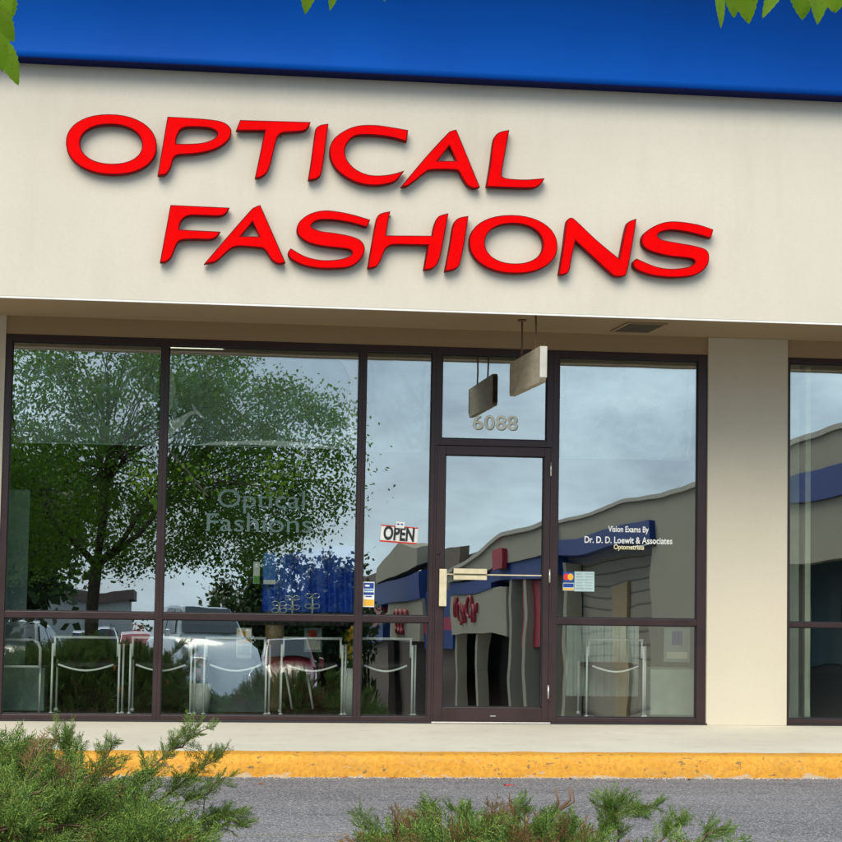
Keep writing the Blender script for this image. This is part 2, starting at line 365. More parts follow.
# planting bed behind the road, edged with a concrete kerb
tag(pboxes('planting_bed', M['soil'], [(-9, 2.9, -19.0, -6.75, -.2, -.03)]), kind='structure')
tag(pboxes('bed_kerb', M['concrete'], [(-9.15, 3.05, -6.75, -6.6, -.2, 0), (-9.15, 3.05, -19.15, -19.0, -.2, 0), (2.9, 3.05, -19.0, -6.75, -.2, 0), (-9.15, -9, -19.0, -6.75, -.2, 0)], None, .02), kind='structure')
for k in range(9):
    x = -14 + k * 2.75
    sheet('parking_line', x, x + .1, [-31, -36], .005, M['line_white'])

# ------------------------------------------------------------------ shop building
bld = empty('shop_building', (0, 0, 0), 'cream stucco shop building with blue metal band and bronze shopfront windows', 'building')
XL, XC0, XC1, XR = -9.0, 4.262, 4.936, 10.5
ZT, ZS, ZF = 3.02, 3.165, 3.108
zb = at(421, 81.5, -W1).z; ZTOP = zb + .80
pboxes('column', M['cream'], [(XC0, XC1, -.020, .3, 0, ZS)], bld, .004); pboxes('wall', M['cream'], [(XL, -1.405, -.010, .3, 0, ZS)], bld)
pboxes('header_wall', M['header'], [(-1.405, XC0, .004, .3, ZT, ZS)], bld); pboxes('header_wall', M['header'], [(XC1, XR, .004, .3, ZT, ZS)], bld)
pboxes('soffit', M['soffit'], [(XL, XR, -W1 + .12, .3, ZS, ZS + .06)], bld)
fas = MB(); fas.box(XL, XR, -W1, -W1 + .12, ZF, ZTOP)
fas.build('fascia', M['fascia'], bld, True, .006)
pboxes('drip_edge', M['white'], [(XL, XR, -W1 - .004, -W1 + .02, ZF - .012, ZF - .0005)], bld)
# blue band: its forward curl is shaped to darken the top and shade the fascia
poly = []
NB = 24
for k in range(NB + 1):
    ph = R(58) * k / NB; poly.append((-W1 - .17 - 1.15 * (1 - math.cos(ph)), zb + 1.15 * math.sin(ph)))
ZB1 = poly[-1][1]
poly += [(-W1 - .002, ZB1), (-W1 - .002, zb)]
b = MB(); b.prism(poly, 'x', XL, XR)
for i in range(2, 2 + NB): b.sm[i] = True
o = b.build('blue_band', M['blue'], bld)
pboxes('band_underside_shade', M['blue_shaded'], [(XL, XR, -W1 - .174, -W1 - .003, zb - .007, zb - .0005)], bld)  # navy sheet: shade under the band, painted as a darker blue
pboxes('roof', simple('roof_membrane', (.2, .2, .2), .9), [(XL, XR, -W1 - .92, 9, ZB1 + .002, ZB1 + .15), (XL, XR, 8.9, 9.0, 0, ZB1), (XL, XL + .1, .31, 8.89, 0, ZB1), (XR - .1, XR, .31, 8.89, 0, ZB1)], bld)
# soffit vent
v0 = at(625, 322.5, -1.2); vz = ZS
b = MB(); xa, xb_ = at(624, 326).x * .90, at(668, 326).x * .90
def onsoffit(px, py):
    d = ray(px, py); t = (ZS - CAM.z) / d.z; return CAM + d * t
q = [onsoffit(624, 322), onsoffit(668, 323), onsoffit(662, 332), onsoffit(625, 331)]
vx0, vx1, vy0, vy1 = q[0].x + .02, q[1].x, min(q[0].y, q[1].y), max(q[2].y, q[3].y)
vt = pboxes('soffit_vent', M['header'], [(vx0, vx1, vy0, vy0 + .02, ZS - .014, ZS - .0005), (vx0, vx1, vy1 - .02, vy1, ZS - .014, ZS - .0005), (vx0, vx0 + .02, vy0 + .02, vy1 - .02, ZS - .014, ZS - .0005), (vx1 - .02, vx1, vy0 + .02, vy1 - .02, ZS - .014, ZS - .0005)], bld)
b = MB(); n = 9
for k in range(n):
    y = vy0 + .02 + (vy1 - vy0 - .04) * (k + .1) / n; b.box(vx0 + .02, vx1 - .02, y, y + (vy1 - vy0 - .04) / n * .55, ZS - .010, ZS - .004)
b.box(vx0 + .02, vx1 - .02, vy0 + .02, vy1 - .02, ZS - .003, ZS - .001)
b.build('vent_slats', simple('vent_metal', (.10, .085, .06), .6), vt)

# shopfront: one window part per bay, with its own panes and sill
GZ0, MZ0, MZ1, GZ1 = .052, .800, .850, 2.965
GY = .040
def pane(name, x0, x1, z0, z1, parent, mat):
    # a single sheet facing the street
    b = MB(); b.add([(x0, GY, z0), (x1, GY, z0), (x1, GY, z1), (x0, GY, z1)], [(0, 1, 2, 3)])
    return b.build(name, mat, parent, False)
def bay(xo0, xo1, xi0, xi1, mull=True, z0=GZ0, z1=GZ1, zt=ZT, zb_=.0, mz=(MZ0, MZ1), mat=None):
    """outer x0,x1, glass x0,x1"""
    b = MB(); yf, yb = 0, .09
    if xi0 > xo0: b.box(xo0, xi0, yf, yb, zb_, zt)
    if xo1 > xi1: b.box(xi1, xo1, yf, yb, zb_, zt)
    b.box(xi0, xi1, yf + .001, yb, zb_, z0); b.box(xi0, xi1, yf + .001, yb, z1, zt)
    if mull: b.box(xi0, xi1, yf + .002, yb, mz[0], mz[1])
    wdw = b.build('window', M['bronze'], bld, True, .0025)
    g = MB()
    zz = [(z0, mz[0]), (mz[1], z1)] if mull else [(z0, z1)]
    for (a, c) in zz:
        g.box(xi0, xi1, .026, .038, a, a + .009); g.box(xi0, xi1, .026, .038, c - .009, c)
        g.box(xi0, xi0 + .008, .026, .038, a + .009, c - .009); g.box(xi1 - .008, xi1, .026, .038, a + .009, c - .009)
    g.build('glazing_bead', M['bronze_dark'], wdw)
    for (a, c) in zz: pane('pane', xi0 + .001, xi1 - .001, a + .001, c - .001, wdw, mat or M['glass'])
    return wdw
WIN = []
WIN.append(bay(-1.403, -.158, -1.352, -.187))
WIN.append(bay(-.158, 1.417, -.130, 1.390))
WIN.append(bay(1.417, 2.012, 1.445, 1.980))
zt0 = at(490, 439.5).z; zt1 = at(490, 355.5).z
WIN.append(bay(2.012, 2.975, 2.062, 2.925, False, zt0, zt1, ZT, at(490, 446).z, mat=M['glass_top']))
WIN.append(bay(2.975, 4.257, 3.025, 4.185))
WIN.append(bay(4.938, 6.9, 4.965, 6.87, True, GZ0, 2.975, ZT, 0, (.800, .838)))
for w_, (a, c) in zip([WIN[0], WIN[4], WIN[5]], [(-1.40, 2.01), (2.975, 4.27), (4.937, 6.9)]):
    pboxes('sill', M['bronze_dark'], [(a, c, -.022, -.001, .002, .014)], w_, .002)
# door jambs and leaf
dz = at(490, 446).z
dr = pboxes('door_frame', M['bronze'], [(2.012, 2.028, -.002, .09, 0, dz), (2.960, 2.975, -.002, .09, 0, dz)], bld)
zg1 = at(490, 455.5).z; zg0 = at(490, 707.5).z
lx0, lx1 = 2.030, 2.958; gx0, gx1 = at(443.9, 580).x, at(543.2, 580).x
door = pboxes('door', M['bronze'], [(lx0, gx0, -.004, .045, .018, dz - .004), (gx1, lx1, -.004, .045, .018, dz - .004), (gx0, gx1, -.003, .045, .018, zg0), (gx0, gx1, -.003, .045, zg1, dz - .004)], bld, .003)
g = MB(); g.box(gx0, gx1, .02, .03, zg0, zg0 + .008); g.box(gx0, gx1, .02, .03, zg1 - .008, zg1); g.box(gx0, gx0 + .008, .02, .03, zg0, zg1); g.box(gx1 - .008, gx1, .02, .03, zg0, zg1)
g.build('glazing_bead', M['bronze_dark'], door)
pane('pane', gx0 + .001, gx1 - .001, zg0 + .001, zg1 - .001, door, M['glass'])
p0, p1 = at(438.3, 606), at(446.2, 569)
b = MB(); b.box(p0.x, p1.x, -.045, -.030, p0.z, p1.z); b.box(p0.x + .012, p1.x - .012, -.030, -.004, p0.z + .02, p0.z + .05); b.box(p0.x + .012, p1.x - .012, -.030, -.004, p1.z - .05, p1.z - .02)
b.build('handle', M['brass'], door, True, .003)
p0, p1 = at(453.5, 579.5), at(487, 569)
zm = (p0.z + p1.z) / 2
b = MB(); b.box(p0.x, p1.x, -.002, .012, zm + .004, p1.z); b.box(p0.x, p1.x, -.002, .012, p0.z, zm - .010); b.box(gx0, gx1, .032, .0385, zm - .008, zm + .002)
b.build('mail_slot', M['brass'], door, True, .002)
for z in (at(551, 576).z, at(551, 692).z, zg1 - .1):
    b = MB(); b.tube([(2.959, -.010, z - .055), (2.959, -.010, z + .055)], .008, 8); b.build('hinge', M['alu'], door)
b = MB(); c = at(437.5, 553); b.lathe((0, 0, 0), [(.014, 0), (.014, .006), (.009, .010)], 14); lk = b.build('lock', M['bronze_dark'], door); lk.rotation_euler = (PI / 2, 0, 0); lk.location = (c.x + .005, -.005, c.z)
pboxes('threshold', M['alu'], [(2.012, 2.975, -.035, .09, .002, .016)], door, .003)
p0 = at(490, 716); pboxes('door_closer_plate', M['alu'], [(p0.x, p0.x + .045, -.008, -.0035, p0.z - .004, p0.z + .004)], door)

# ------------------------------------------------------------------ red sign letters
def smooth_outline(pts):
    cs = [i for i, p in enumerate(pts) if len(p) == 3]
    P = [Vector((p[0], p[1])) for p in pts]; n = len(P); out = []
    if not cs: cs = [0]; loop = True
    else: loop = False
    for a in range(len(cs)):
        i0 = cs[a]; i1 = cs[(a + 1) % len(cs)]
        if i1 <= i0: i1 += n
        seg = [P[i % n] for i in range(i0, i1 + 1)]
        if len(seg) == 2: out.append(seg[0]); continue
        for k in range(len(seg) - 1):
            p1, p2 = seg[k], seg[k + 1]; p0 = seg[k - 1] if k > 0 else (P[i0 - 1] if loop else p1); p3 = seg[k + 2] if k + 2 < len(seg) else (P[(i1 + 1) % n] if loop else p2)
            for s_ in range(4):
                t = s_ / 4
                out.append(.5 * ((2 * p1) + (p2 - p0) * t + (2 * p0 - 5 * p1 + 4 * p2 - p3) * t * t + (-p0 + 3 * p1 - 3 * p2 + p3) * t ** 3))
    return out
def curve_mesh(name, loops, ext, offset, bevel, mats, parent):
    """loops: lists of (x,z); a filled, extruded slab whose middle lies on local y = 0"""
    cu = bpy.data.curves.new(name, 'CURVE'); cu.dimensions = '2D'; cu.fill_mode = 'BOTH'; cu.extrude = ext; cu.offset = offset; cu.bevel_depth = bevel; cu.bevel_resolution = 1
    for lp in loops:
        sp = cu.splines.new('POLY'); sp.points.add(len(lp) - 1)
        for pt, q in zip(sp.points, lp): pt.co = (q[0], q[1], 0, 1)
        sp.use_cyclic_u = True
    co = bpy.data.objects.new(name, cu); COL.objects.link(co)
    bpy.context.view_layer.update()
    me = bpy.data.meshes.new_from_object(co); bpy.data.objects.remove(co)
    me.transform(Matrix.Rotation(PI / 2, 4, 'X')); me.name = name; me.materials.clear()
    for mt in mats: me.materials.append(mt)
    o = bpy.data.objects.new(name, me); link(o)
    if parent: o.parent = parent
    return o
def ell(cx, a, cy, b, sh, n=40):
    return [(cx + a * math.copysign(abs(math.cos(t)) ** .93, math.cos(t)) + sh * math.sin(t), cy + b * math.copysign(abs(math.sin(t)) ** .93, math.sin(t))) for t in [2 * PI * k / n for k in range(n)]]
C_ = 1
Z6 = 6.014
LET = [
 ('O', 'the first letter of the upper word, a wide ring', 60, 105, Z6, [ell(309, 271, 237, 180, 15), ell(307, 189, 235, 120, 8)]),
 ('P', 'second in the upper word', 150, 110, Z6, [[(107,42,1),(250,50),(370,60),(440,75),(480,105),(487,140),(465,185),(400,230),(300,258),(210,265),(165,270),(140,290),(125,340),(100,380),(75,390),(48,392,1)], [(155,205,1),(158,165),(180,120),(220,102),(310,102),(375,112),(408,140),(385,175),(320,198),(240,205)]]),
 ('T', 'between the letters P and I', 250, 110, Z6, [[(-58,62,1),(150,68),(362,74,1),(352,100),(325,123),(260,130),(200,135),(165,160),(145,230),(120,330),(100,375),(65,402),(32,408,1),(92,122,1),(-81,122,1)]]),
 ('I', 'in the upper word between the letters T and C', 250, 110, Z6, [[(470,84,1),(450,230),(430,370),(410,405),(385,415),(352,420,1),(372,290),(392,140),(400,110),(425,92)]]),
 ('C', 'the open curve in the upper word', 320, 115, Z6, [[(528,92,1),(430,75),(330,62),(230,66),(150,95),(85,145),(60,205),(68,270),(100,325),(160,375),(240,410),(330,422),(410,412),(460,390),(502,338,1),(430,358),(350,366),(280,358),(210,325),(160,270),(148,215),(165,165),(210,125),(290,118),(380,125),(450,138),(520,158,1)]]),
 ('A', 'in the upper word between the letters C and L', 410, 115, Z6, [[(278,90,1),(418,432,1),(385,440),(345,420),(315,375),(295,338),(262,328),(130,328),(90,345),(40,385),(0,415),(-25,428),(-51,430,1),(100,250),(225,115),(250,97)], [(237,182,1),(283,278,1),(162,278,1)]]),
 ('L', 'the last letter of the upper word', 410, 115, Z6, [[(595,92,1),(570,230),(550,350),(560,375),(600,385),(700,390),(807,382,1),(785,415),(750,435),(690,438),(560,434),(462,430,1),(485,290),(500,170),(515,125),(545,103)]]),
 ('F', 'the first letter of the lower word', 155, 195, Z6, [[(95,62,1),(445,78,1),(425,110),(385,125),(280,122),(210,122),(170,140),(148,175),(145,210,1),(390,222,1),(370,250),(335,265),(240,265),(170,268),(135,285),(115,330),(95,375),(65,400),(32,403,1)]]),
 ('A', 'second in the lower word, right of the letter F', 155, 195, Z6, [[(632,62,1),(782,405,1),(745,412),(705,390),(675,345),(652,320),(620,315),(540,308),(490,308),(450,325),(400,370),(360,400),(300,412,1),(430,260),(570,100),(600,75)], [(587,158,1),(632,252,1),(512,250,1)]]),
 ('S', 'third in the lower word, between the letters A and H', 280, 200, Z6, [[(540,120,1),(440,90),(340,70),(260,65),(180,85),(120,130),(103,180),(120,220),(180,258),(270,278),(380,290),(425,300),(435,325),(400,348),(330,362),(240,362),(150,340),(65,293,1),(50,320),(70,355),(140,390),(230,408),(330,410),(420,400),(480,360),(508,300),(490,250),(430,220),(330,200),(250,190),(195,170),(190,145),(230,120),(310,118),(400,130),(460,145),(522,162,1)]]),
 ('H', 'in the middle of the lower word', 360, 205, Z6, [[(180,40,1),(165,110),(155,185,1),(435,187,1),(445,130),(465,80),(490,62),(530,52,1),(510,160),(485,290),(465,350),(435,380),(385,390,1),(412,240,1),(300,238),(200,238),(160,255),(140,290),(120,340),(95,370),(48,380,1),(70,250),(95,110),(110,65),(140,48)]]),
 ('I', 'in the lower word between the letters H and O', 360, 205, Z6, [[(650,68,1),(630,200),(605,330),(590,370),(560,388),(512,398,1),(540,250),(560,130),(580,90),(610,75)]]),
 ('O', 'the ring in the lower word before the letter N', 460, 205, Z6, [ell(321, 263, 236, 174, 15), ell(325, 177, 232, 122, 8)]),
 ('N', 'next to last in the lower word', 550, 210, 4.953, [[(105,40),(130,55),(230,150),(345,245,1),(365,140),(378,85),(390,60),(427,45,1),(405,180),(380,305),(365,325),(330,328),(300,312),(200,220),(125,150,1),(105,240),(95,295),(80,315),(45,320,1),(65,200),(80,80),(88,50)]]),
 ('S', 'the last letter of the lower word', 550, 210, 4.953, [[(808,98,1),(740,75),(650,60),(580,60),(520,80),(470,115),(455,150),(470,185),(520,210),(600,228),(690,238),(718,250),(715,268),(680,285),(600,293),(520,280),(430,242,1),(413,262),(425,290),(480,315),(560,330),(640,332),(720,320),(770,285),(787,240),(775,200),(720,180),(640,165),(560,150),(532,130),(545,110),(600,98),(690,110),(795,138,1)]]),
]
YFACE = -W1 - .078
for (ch, where, ox, oy, s, loops) in LET:
    L3 = []
    for lp in loops:
        sm = smooth_outline(lp) if any(len(p) == 3 for p in lp) else [Vector(p) for p in lp]
        L3.append([at(ox + p.x / s, oy + p.y / s, YFACE) for p in sm])
    cx = sum(p.x for p in L3[0]) / len(L3[0]); cz = min(p.z for p in L3[0])
    root = empty('sign_letter', (cx, -W1, cz), 'red sign letter %s, %s' % (ch, where), 'sign letter', 'red letters of the shop sign')
    L2 = [[(p.x - cx, p.z - cz) for p in lp] for lp in L3]
    r_ = curve_mesh('letter_return', L2, .028, 0, .003, [M['red_side']], root); r_.location.y = -.047
    f_ = curve_mesh('letter_face', L2, .0015, -.0045, .0, [M['red_face']], root); f_.location.y = -.0805
    for q in L2[0][:: max(1, len(L2[0]) // 2)][:2]: b = MB(); b.tube([(q[0] * .92, -.017, q[1] * .9 + .02), (q[0] * .92, -.001, q[1] * .9 + .02)], .004, 6); b.build('mounting_pin', M['rust'], root)

# ------------------------------------------------------------------ hanging sign
sx, sy0, sy1, sz0, sz1 = 2.568, -1.679, -.373, 2.599, 2.866
hs = empty('hanging_sign', (sx, (sy0 + sy1) / 2, sz0), 'weathered tan board sign hanging edge-on from the soffit above the door', 'sign')
def mat_board():
    t = NT('weathered_tan_board'); p = t.pos(); n = t.noise(5, 5, p, .6, (1, 1.2, 5)); n2 = t.noise(20, 4, p)
    c = t.mix(t.ramp(n, [(.35, 0), (.7, 1)]), (.36, .30, .21), (.50, .44, .33)); c = t.mix(t.math('MULTIPLY', t.ramp(n2, [(.55, 0), (.7, 1)]), .3), c, (.25, .19, .12))
    t.bsdf(c, .75); return t.m
cyy, hl, cut = (sy0 + sy1) / 2, (sy1 - sy0) / 2, .025
poly = [(-hl + cut, 0), (hl - cut, 0), (hl, cut), (hl, .267 - cut), (hl - cut, .267), (-hl + cut, .267), (-hl, .267 - cut), (-hl, cut)]
b = MB(); b.prism(poly, 'x', -.022, .022); b.build('board', mat_board(), hs, True, .003)
b = MB()
b.box(-.026, .026, -hl - .012, -hl - .001, cut + .01, .267 - cut + .02); b.build('edge_trim', simple('sign_edge_paint', (.50, .47, .40), .6), hs, True, .002)
for yy in (-1.36 - cyy, -.78 - cyy):
    b = MB(); b.tube([(0, yy, .262), (.004, yy, .38), (0, yy, ZS - sz0)], .007, 8); b.tube([(0, yy + .02 * math.cos(a), .275 + .02 * math.sin(a)) for a in [2 * PI * k / 10 for k in range(11)]], .004, 6)
    b.lathe((0, yy, ZS - sz0 - .016), [(.03, 0), (.035, .004), (.035, .0155)], 12); b.build('hanger_rod', M['rust'], hs)

# ------------------------------------------------------------------ lettering and stickers on the glass
def text_mesh(name, s, size, mat, parent=None, ext=.0008, off=0, width=None, spacing=1.0, shear=0):
    cu = bpy.data.curves.new(name, 'FONT'); cu.body = s; cu.size = size; cu.extrude = ext; cu.offset = off; cu.align_x = 'CENTER'; cu.align_y = 'CENTER'; cu.space_character = spacing; cu.shear = shear; cu.resolution_u = 4
    co = bpy.data.objects.new(name, cu); COL.objects.link(co); bpy.context.view_layer.update()
    me = bpy.data.meshes.new_from_object(co); bpy.data.objects.remove(co)
    xs = [v.co.x for v in me.vertices]; wd = max(xs) - min(xs)
    if width: me.transform(Matrix.Diagonal((width / wd, 1, 1, 1)))
    me.transform(Matrix.Rotation(PI / 2, 4, 'X')); me.materials.clear(); me.materials.append(mat); me.name = name
    o = bpy.data.objects.new(name, me); link(o)
    if parent: o.parent = parent
    return o
def wid(x0, x1, y=560): return at(x1, y).x - at(x0, y).x
M['vinyl'] = simple('white_vinyl', (.82, .82, .78), .5)
M['vinyl_grey'] = simple('frosted_vinyl', (.07, .125, .115), .6)
M['digit'] = simple('cream_numeral', (.88, .84, .70), .5)
M['digit_dark'] = simple('numeral_edge', (.26, .24, .20), .6)
num = empty('address_number', at(495.5, 423), 'cream address numerals 6088 on the glass above the door', 'address number'); num.location.y = GY - .004
for i, ch in enumerate('6088'):
    x = at(478.5 + i * 11.6, 423).x - num.location.x
    d = text_mesh('numeral', ch, .165, M['digit'], num, .003, .001, .082); d.location = (x, -.002, 0)
    e = text_mesh('numeral_edge', ch, .165, M['digit_dark'], d, .001, .002, .082); e.location = (.006, .003, -.006)
wl = empty('window_lettering', at(629, 537), 'white three-line eye exam lettering on the glass right of the door', 'window lettering'); wl.location.y = GY - .003
for s, px, py, w_, sz, mt in (('Vision Exams By', 629.5, 529.5, 44, .068, M['vinyl']), ('Dr. D. D. Loewit & Associates', 629.5, 540.6, 95, .076, M['vinyl']), ('Optometrists', 630, 547.3, 33, .056, simple('cream_vinyl', (.78, .70, .42), .5))):
    p = at(px, py); o = text_mesh('lettering_line', s, sz, mt, wl, .0006, .0012, wid(0, w_)); o.location = (p.x - wl.location.x, 0, p.z - wl.location.z)
wl2 = empty('window_lettering', at(264, 512), 'faint grey-green two-line shop name on the glass of the wide window', 'window lettering'); wl2.location.y = GY - .003
for s, px, py, w_ in (('Optical', 262, 500, 90), ('Fashions', 259, 524, 108)):
    p = at(px, py); o = text_mesh('lettering_line', s, .205, M['vinyl_grey'], wl2, .0004, .0, wid(0, w_)); o.location = (p.x - wl2.location.x, 0, p.z - wl2.location.z)
# OPEN sign
c = at(399.5, 534.5); s_open = empty('open_sign', (c.x, GY - .008, c.z), 'small tilted OPEN sign with red edges and a blue tag on the narrow window', 'sign')
s_open.rotation_euler = (0, R(3.5), 0)
W_ = .150; H_ = .068
pboxes('sign_board', M['white'], [(-W_, W_, -.003, .003, -H_, H_)], s_open)
pboxes('red_border', simple('red_border_print', (.62, .03, .02), .5), [(-W_, W_, -.005, -.0032, H_ - .010, H_), (-W_, W_, -.005, -.0032, -H_, -H_ + .012)], s_open)
o = text_mesh('sign_word', 'OPEN', .150, simple('black_print', (.012, .015, .02), .5), s_open, .0006, .0055, .250); o.location = (0, -.0045, 0)
b = MB(); b.box(-.035, .037, -.0075, -.0052, H_ - .016, H_ + .035); tg = b.build('tag', M['white'], s_open)
b = MB()
for dx in (-.014, .016): b.lathe((0, 0, 0), [(.010, 0), (.010, .001)], 12); 
bb = MB()
for dx in (-.014, .016):
    bb.add([(dx + .012 * math.cos(a), -.0082, H_ + .014 + .006 * math.sin(a)) for a in [2 * PI * k / 12 for k in range(12)]], [tuple(range(12))])
bb.build('printed_eyes', simple('blue_print', (.01, .04, .3), .5), tg, False)
# card stickers
def quad(name, x0, x1, y0, y1, mat, parent, yoff, loc, py=580):
    a = at(x0, y1); c_ = at(x1, y0)
    return pboxes(name, mat, [(a.x - loc[0], c_.x - loc[0], -.001 - yoff, -yoff, a.z - loc[2], c_.z - loc[2])], parent)
colr = {k: simple('print_' + k, v, .5) for k, v in dict(navy=(.01, .05, .28), sky=(.10, .30, .52), pale=(.62, .70, .72), amber=(.78, .42, .04), red=(.65, .03, .02), orange=(.80, .40, .04), grey=(.32, .38, .38), cream=(.75, .72, .60), teal=(.42, .56, .56)).items()}
lo = at(368.5, 595); lo.y = GY - .002
st = empty('card_sticker', lo, 'stacked blue, white and amber card stickers low on the narrow window', 'sticker')
quad('sticker_sheet', 363.2, 375, 582, 607, M['vinyl'], st, 0, lo)
quad('blue_panel', 364, 374.4, 583, 588.6, colr['navy'], st, .0012, lo); quad('teal_panel', 364.5, 374, 589.5, 591.2, colr['sky'], st, .0012, lo)
quad('blue_panel', 364, 374.4, 592.4, 595.0, colr['navy'], st, .0012, lo); quad('blue_panel', 366, 372.4, 596, 597.2, colr['navy'], st, .0012, lo); quad('amber_panel', 364, 374.4, 599.6, 606, colr['amber'], st, .0012, lo)
for k in range(1):
    a = at(366.2, 586.0); bb = MB(); bb.add([(a.x - lo.x + .012 + .022 * math.cos(t), -.0026, a.z - lo.z + .008 * math.sin(t) + .002) for t in [2 * PI * k / 14 for k in range(14)]], [tuple(range(14))]); bb.build('white_oval', M['vinyl'], st, False)
lo = at(580, 582); lo.y = GY - .002
st = empty('card_sticker', lo, 'sticker of overlapping red and amber circles beside a pale hours sheet', 'sticker')
quad('dark_panel', 563.8, 575, 572.2, 582.2, colr['navy'], st, 0, lo)
for i, (px, mt) in enumerate(((567.2, 'red'), (571.4, 'amber'))):
    a = at(px, 577.0); bb = MB(); bb.add([(a.x - lo.x + .024 * math.cos(t), -.0022 - i * .0005, a.z - lo.z + .028 * math.sin(t)) for t in [2 * PI * k / 16 for k in range(16)]], [tuple(range(16))]); bb.build('printed_circle', colr[mt], st, False)
quad('blue_strip', 563.8, 575, 583, 590.5, colr['pale'], st, 0, lo); quad('blue_strip', 564.2, 574.6, 583.6, 587.4, colr['navy'], st, .0012, lo); quad('amber_strip', 564.2, 574.6, 588.4, 590.0, colr['amber'], st, .0012, lo)
sh_ = quad('hours_sheet', 575.3, 595.4, 571.8, 591.4, colr['teal'], st, 0, lo)
for r_i in range(6):
    y = 573.6 + r_i * 2.9; quad('printed_row', 576.5, 583 + (r_i * 7) % 3, y, y + .9, colr['grey'], sh_, .0012, lo); quad('printed_row', 586.2, 594, y, y + .9, colr['grey'], sh_, .0012, lo)

# ------------------------------------------------------------------ interior
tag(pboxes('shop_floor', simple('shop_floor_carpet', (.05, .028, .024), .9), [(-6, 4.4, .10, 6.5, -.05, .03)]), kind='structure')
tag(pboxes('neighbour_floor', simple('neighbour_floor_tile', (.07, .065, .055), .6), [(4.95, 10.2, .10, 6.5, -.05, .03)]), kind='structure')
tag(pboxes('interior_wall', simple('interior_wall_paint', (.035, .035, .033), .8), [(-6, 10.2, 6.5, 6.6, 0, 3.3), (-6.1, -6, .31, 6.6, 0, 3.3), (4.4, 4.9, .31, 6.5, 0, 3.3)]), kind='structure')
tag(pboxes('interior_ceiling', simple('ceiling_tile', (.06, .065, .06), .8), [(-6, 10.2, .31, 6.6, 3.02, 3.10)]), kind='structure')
def ibox(x0, y0, x1, y1, Y, th):
    a = at(x0, y1, Y); c_ = at(x1, y0, Y); return (a.x, c_.x, Y, Y + th, a.z, c_.z)
def thing1(name, mat, boxes, label, cat, group=None, bevel=.003):
    o = pboxes(name, mat, boxes, None, bevel); return tag(o, label, cat, group)
M['teal_panel'] = simple('pale_teal_panel', (.30, .40, .38), .6)
thing1('partition_panel', M['teal_panel'], [ibox(-8, 490, 30, 713, .75, .04)], 'tall pale teal partition inside the leftmost window', 'partition')
thing1('display_cabinet', simple('grey_green_laminate', (.14, .18, .175), .5), [ibox(205.5, 667, 265.5, 712, .62, .45)], 'low grey-green cabinet behind the wide window, near its middle', 'cabinet')
thing1('display_cabinet', M['teal_panel'], [ibox(-6, 668, 45, 713, .62, .35)], 'low teal cabinet behind the bottom of the leftmost window', 'cabinet')
thing1('display_cabinet', simple('pale_mint_laminate', (.52, .60, .54), .5), [ibox(650, 670, 697, 716, .60, .4)], 'pale mint cabinet in the lower right corner of the window beside the column', 'cabinet')
thing1('display_ledge', simple('dark_ledge', (.05, .04, .04), .5), [(-1.3, 1.35, .12, .42, .76, .795)], 'dark display ledge running behind the two left windows', 'shelf')
# blue backdrop with folds
def blue_fn(u, v):
    x0 = at(262, 600, .55).x; x1 = at(356, 600, .55).x; z0 = at(300, 612, .55).z; z1 = at(300, 545, .55).z
    x = x0 + (x1 - x0) * u; return (x, .55 + .03 * math.sin(u * 38) + .015 * math.sin(u * 71 + v * 3), z0 + (z1 - z0) * v * (1 - .25 * (1 - u) ** 2))
o = MB().grid(blue_fn, 90, 6).build('blue_curtain', simple('blue_satin', (.012, .07, .50), .4), None, False); tag(o, 'bright blue pleated curtain low in the wide window', 'curtain')
cd_ = empty('counter_card', at(256.5, 583, .5), 'tall white counter card standing in the wide window beside a blue card', 'card')
q = ibox(253, 562, 260, 583.5, .5, .01); l = cd_.location; pboxes('card', M['vinyl'], [(q[0] - l.x, q[1] - l.x, 0, .01, q[4] - l.z, q[5] - l.z)], cd_); q = ibox(253.4, 576, 259.6, 583, .498, .001); pboxes('green_print', simple('green_print', (.15, .4, .1), .6), [(q[0] - l.x, q[1] - l.x, -.003, -.001, q[4] - l.z, q[5] - l.z)], cd_)
cd2 = empty('counter_card', at(269.5, 584, .5), 'blue counter card with a white foot standing in the wide window', 'card')
l = cd2.location; q = ibox(263, 553, 276, 584.5, .5, .01); pboxes('card', simple('blue_card', (.03, .16, .62), .4), [(q[0] - l.x, q[1] - l.x, 0, .01, q[4] - l.z, q[5] - l.z)], cd2); q = ibox(263.4, 580, 275.6, 584, .498, .001); pboxes('white_print', M['vinyl'], [(q[0] - l.x, q[1] - l.x, -.003, -.001, q[4] - l.z, q[5] - l.z)], cd2)
o = MB().grid(lambda u, v: (3.23 + .62 * u, .62 + .02 * math.sin(u * 60) + .01 * math.sin(u * 23), .18 + .66 * v), 90, 3).build('sheer_curtain', simple('sheer_white', (.55, .62, .58), .8), None, False); tag(o, 'pale pleated half curtain behind the chair right of the door', 'curtain')
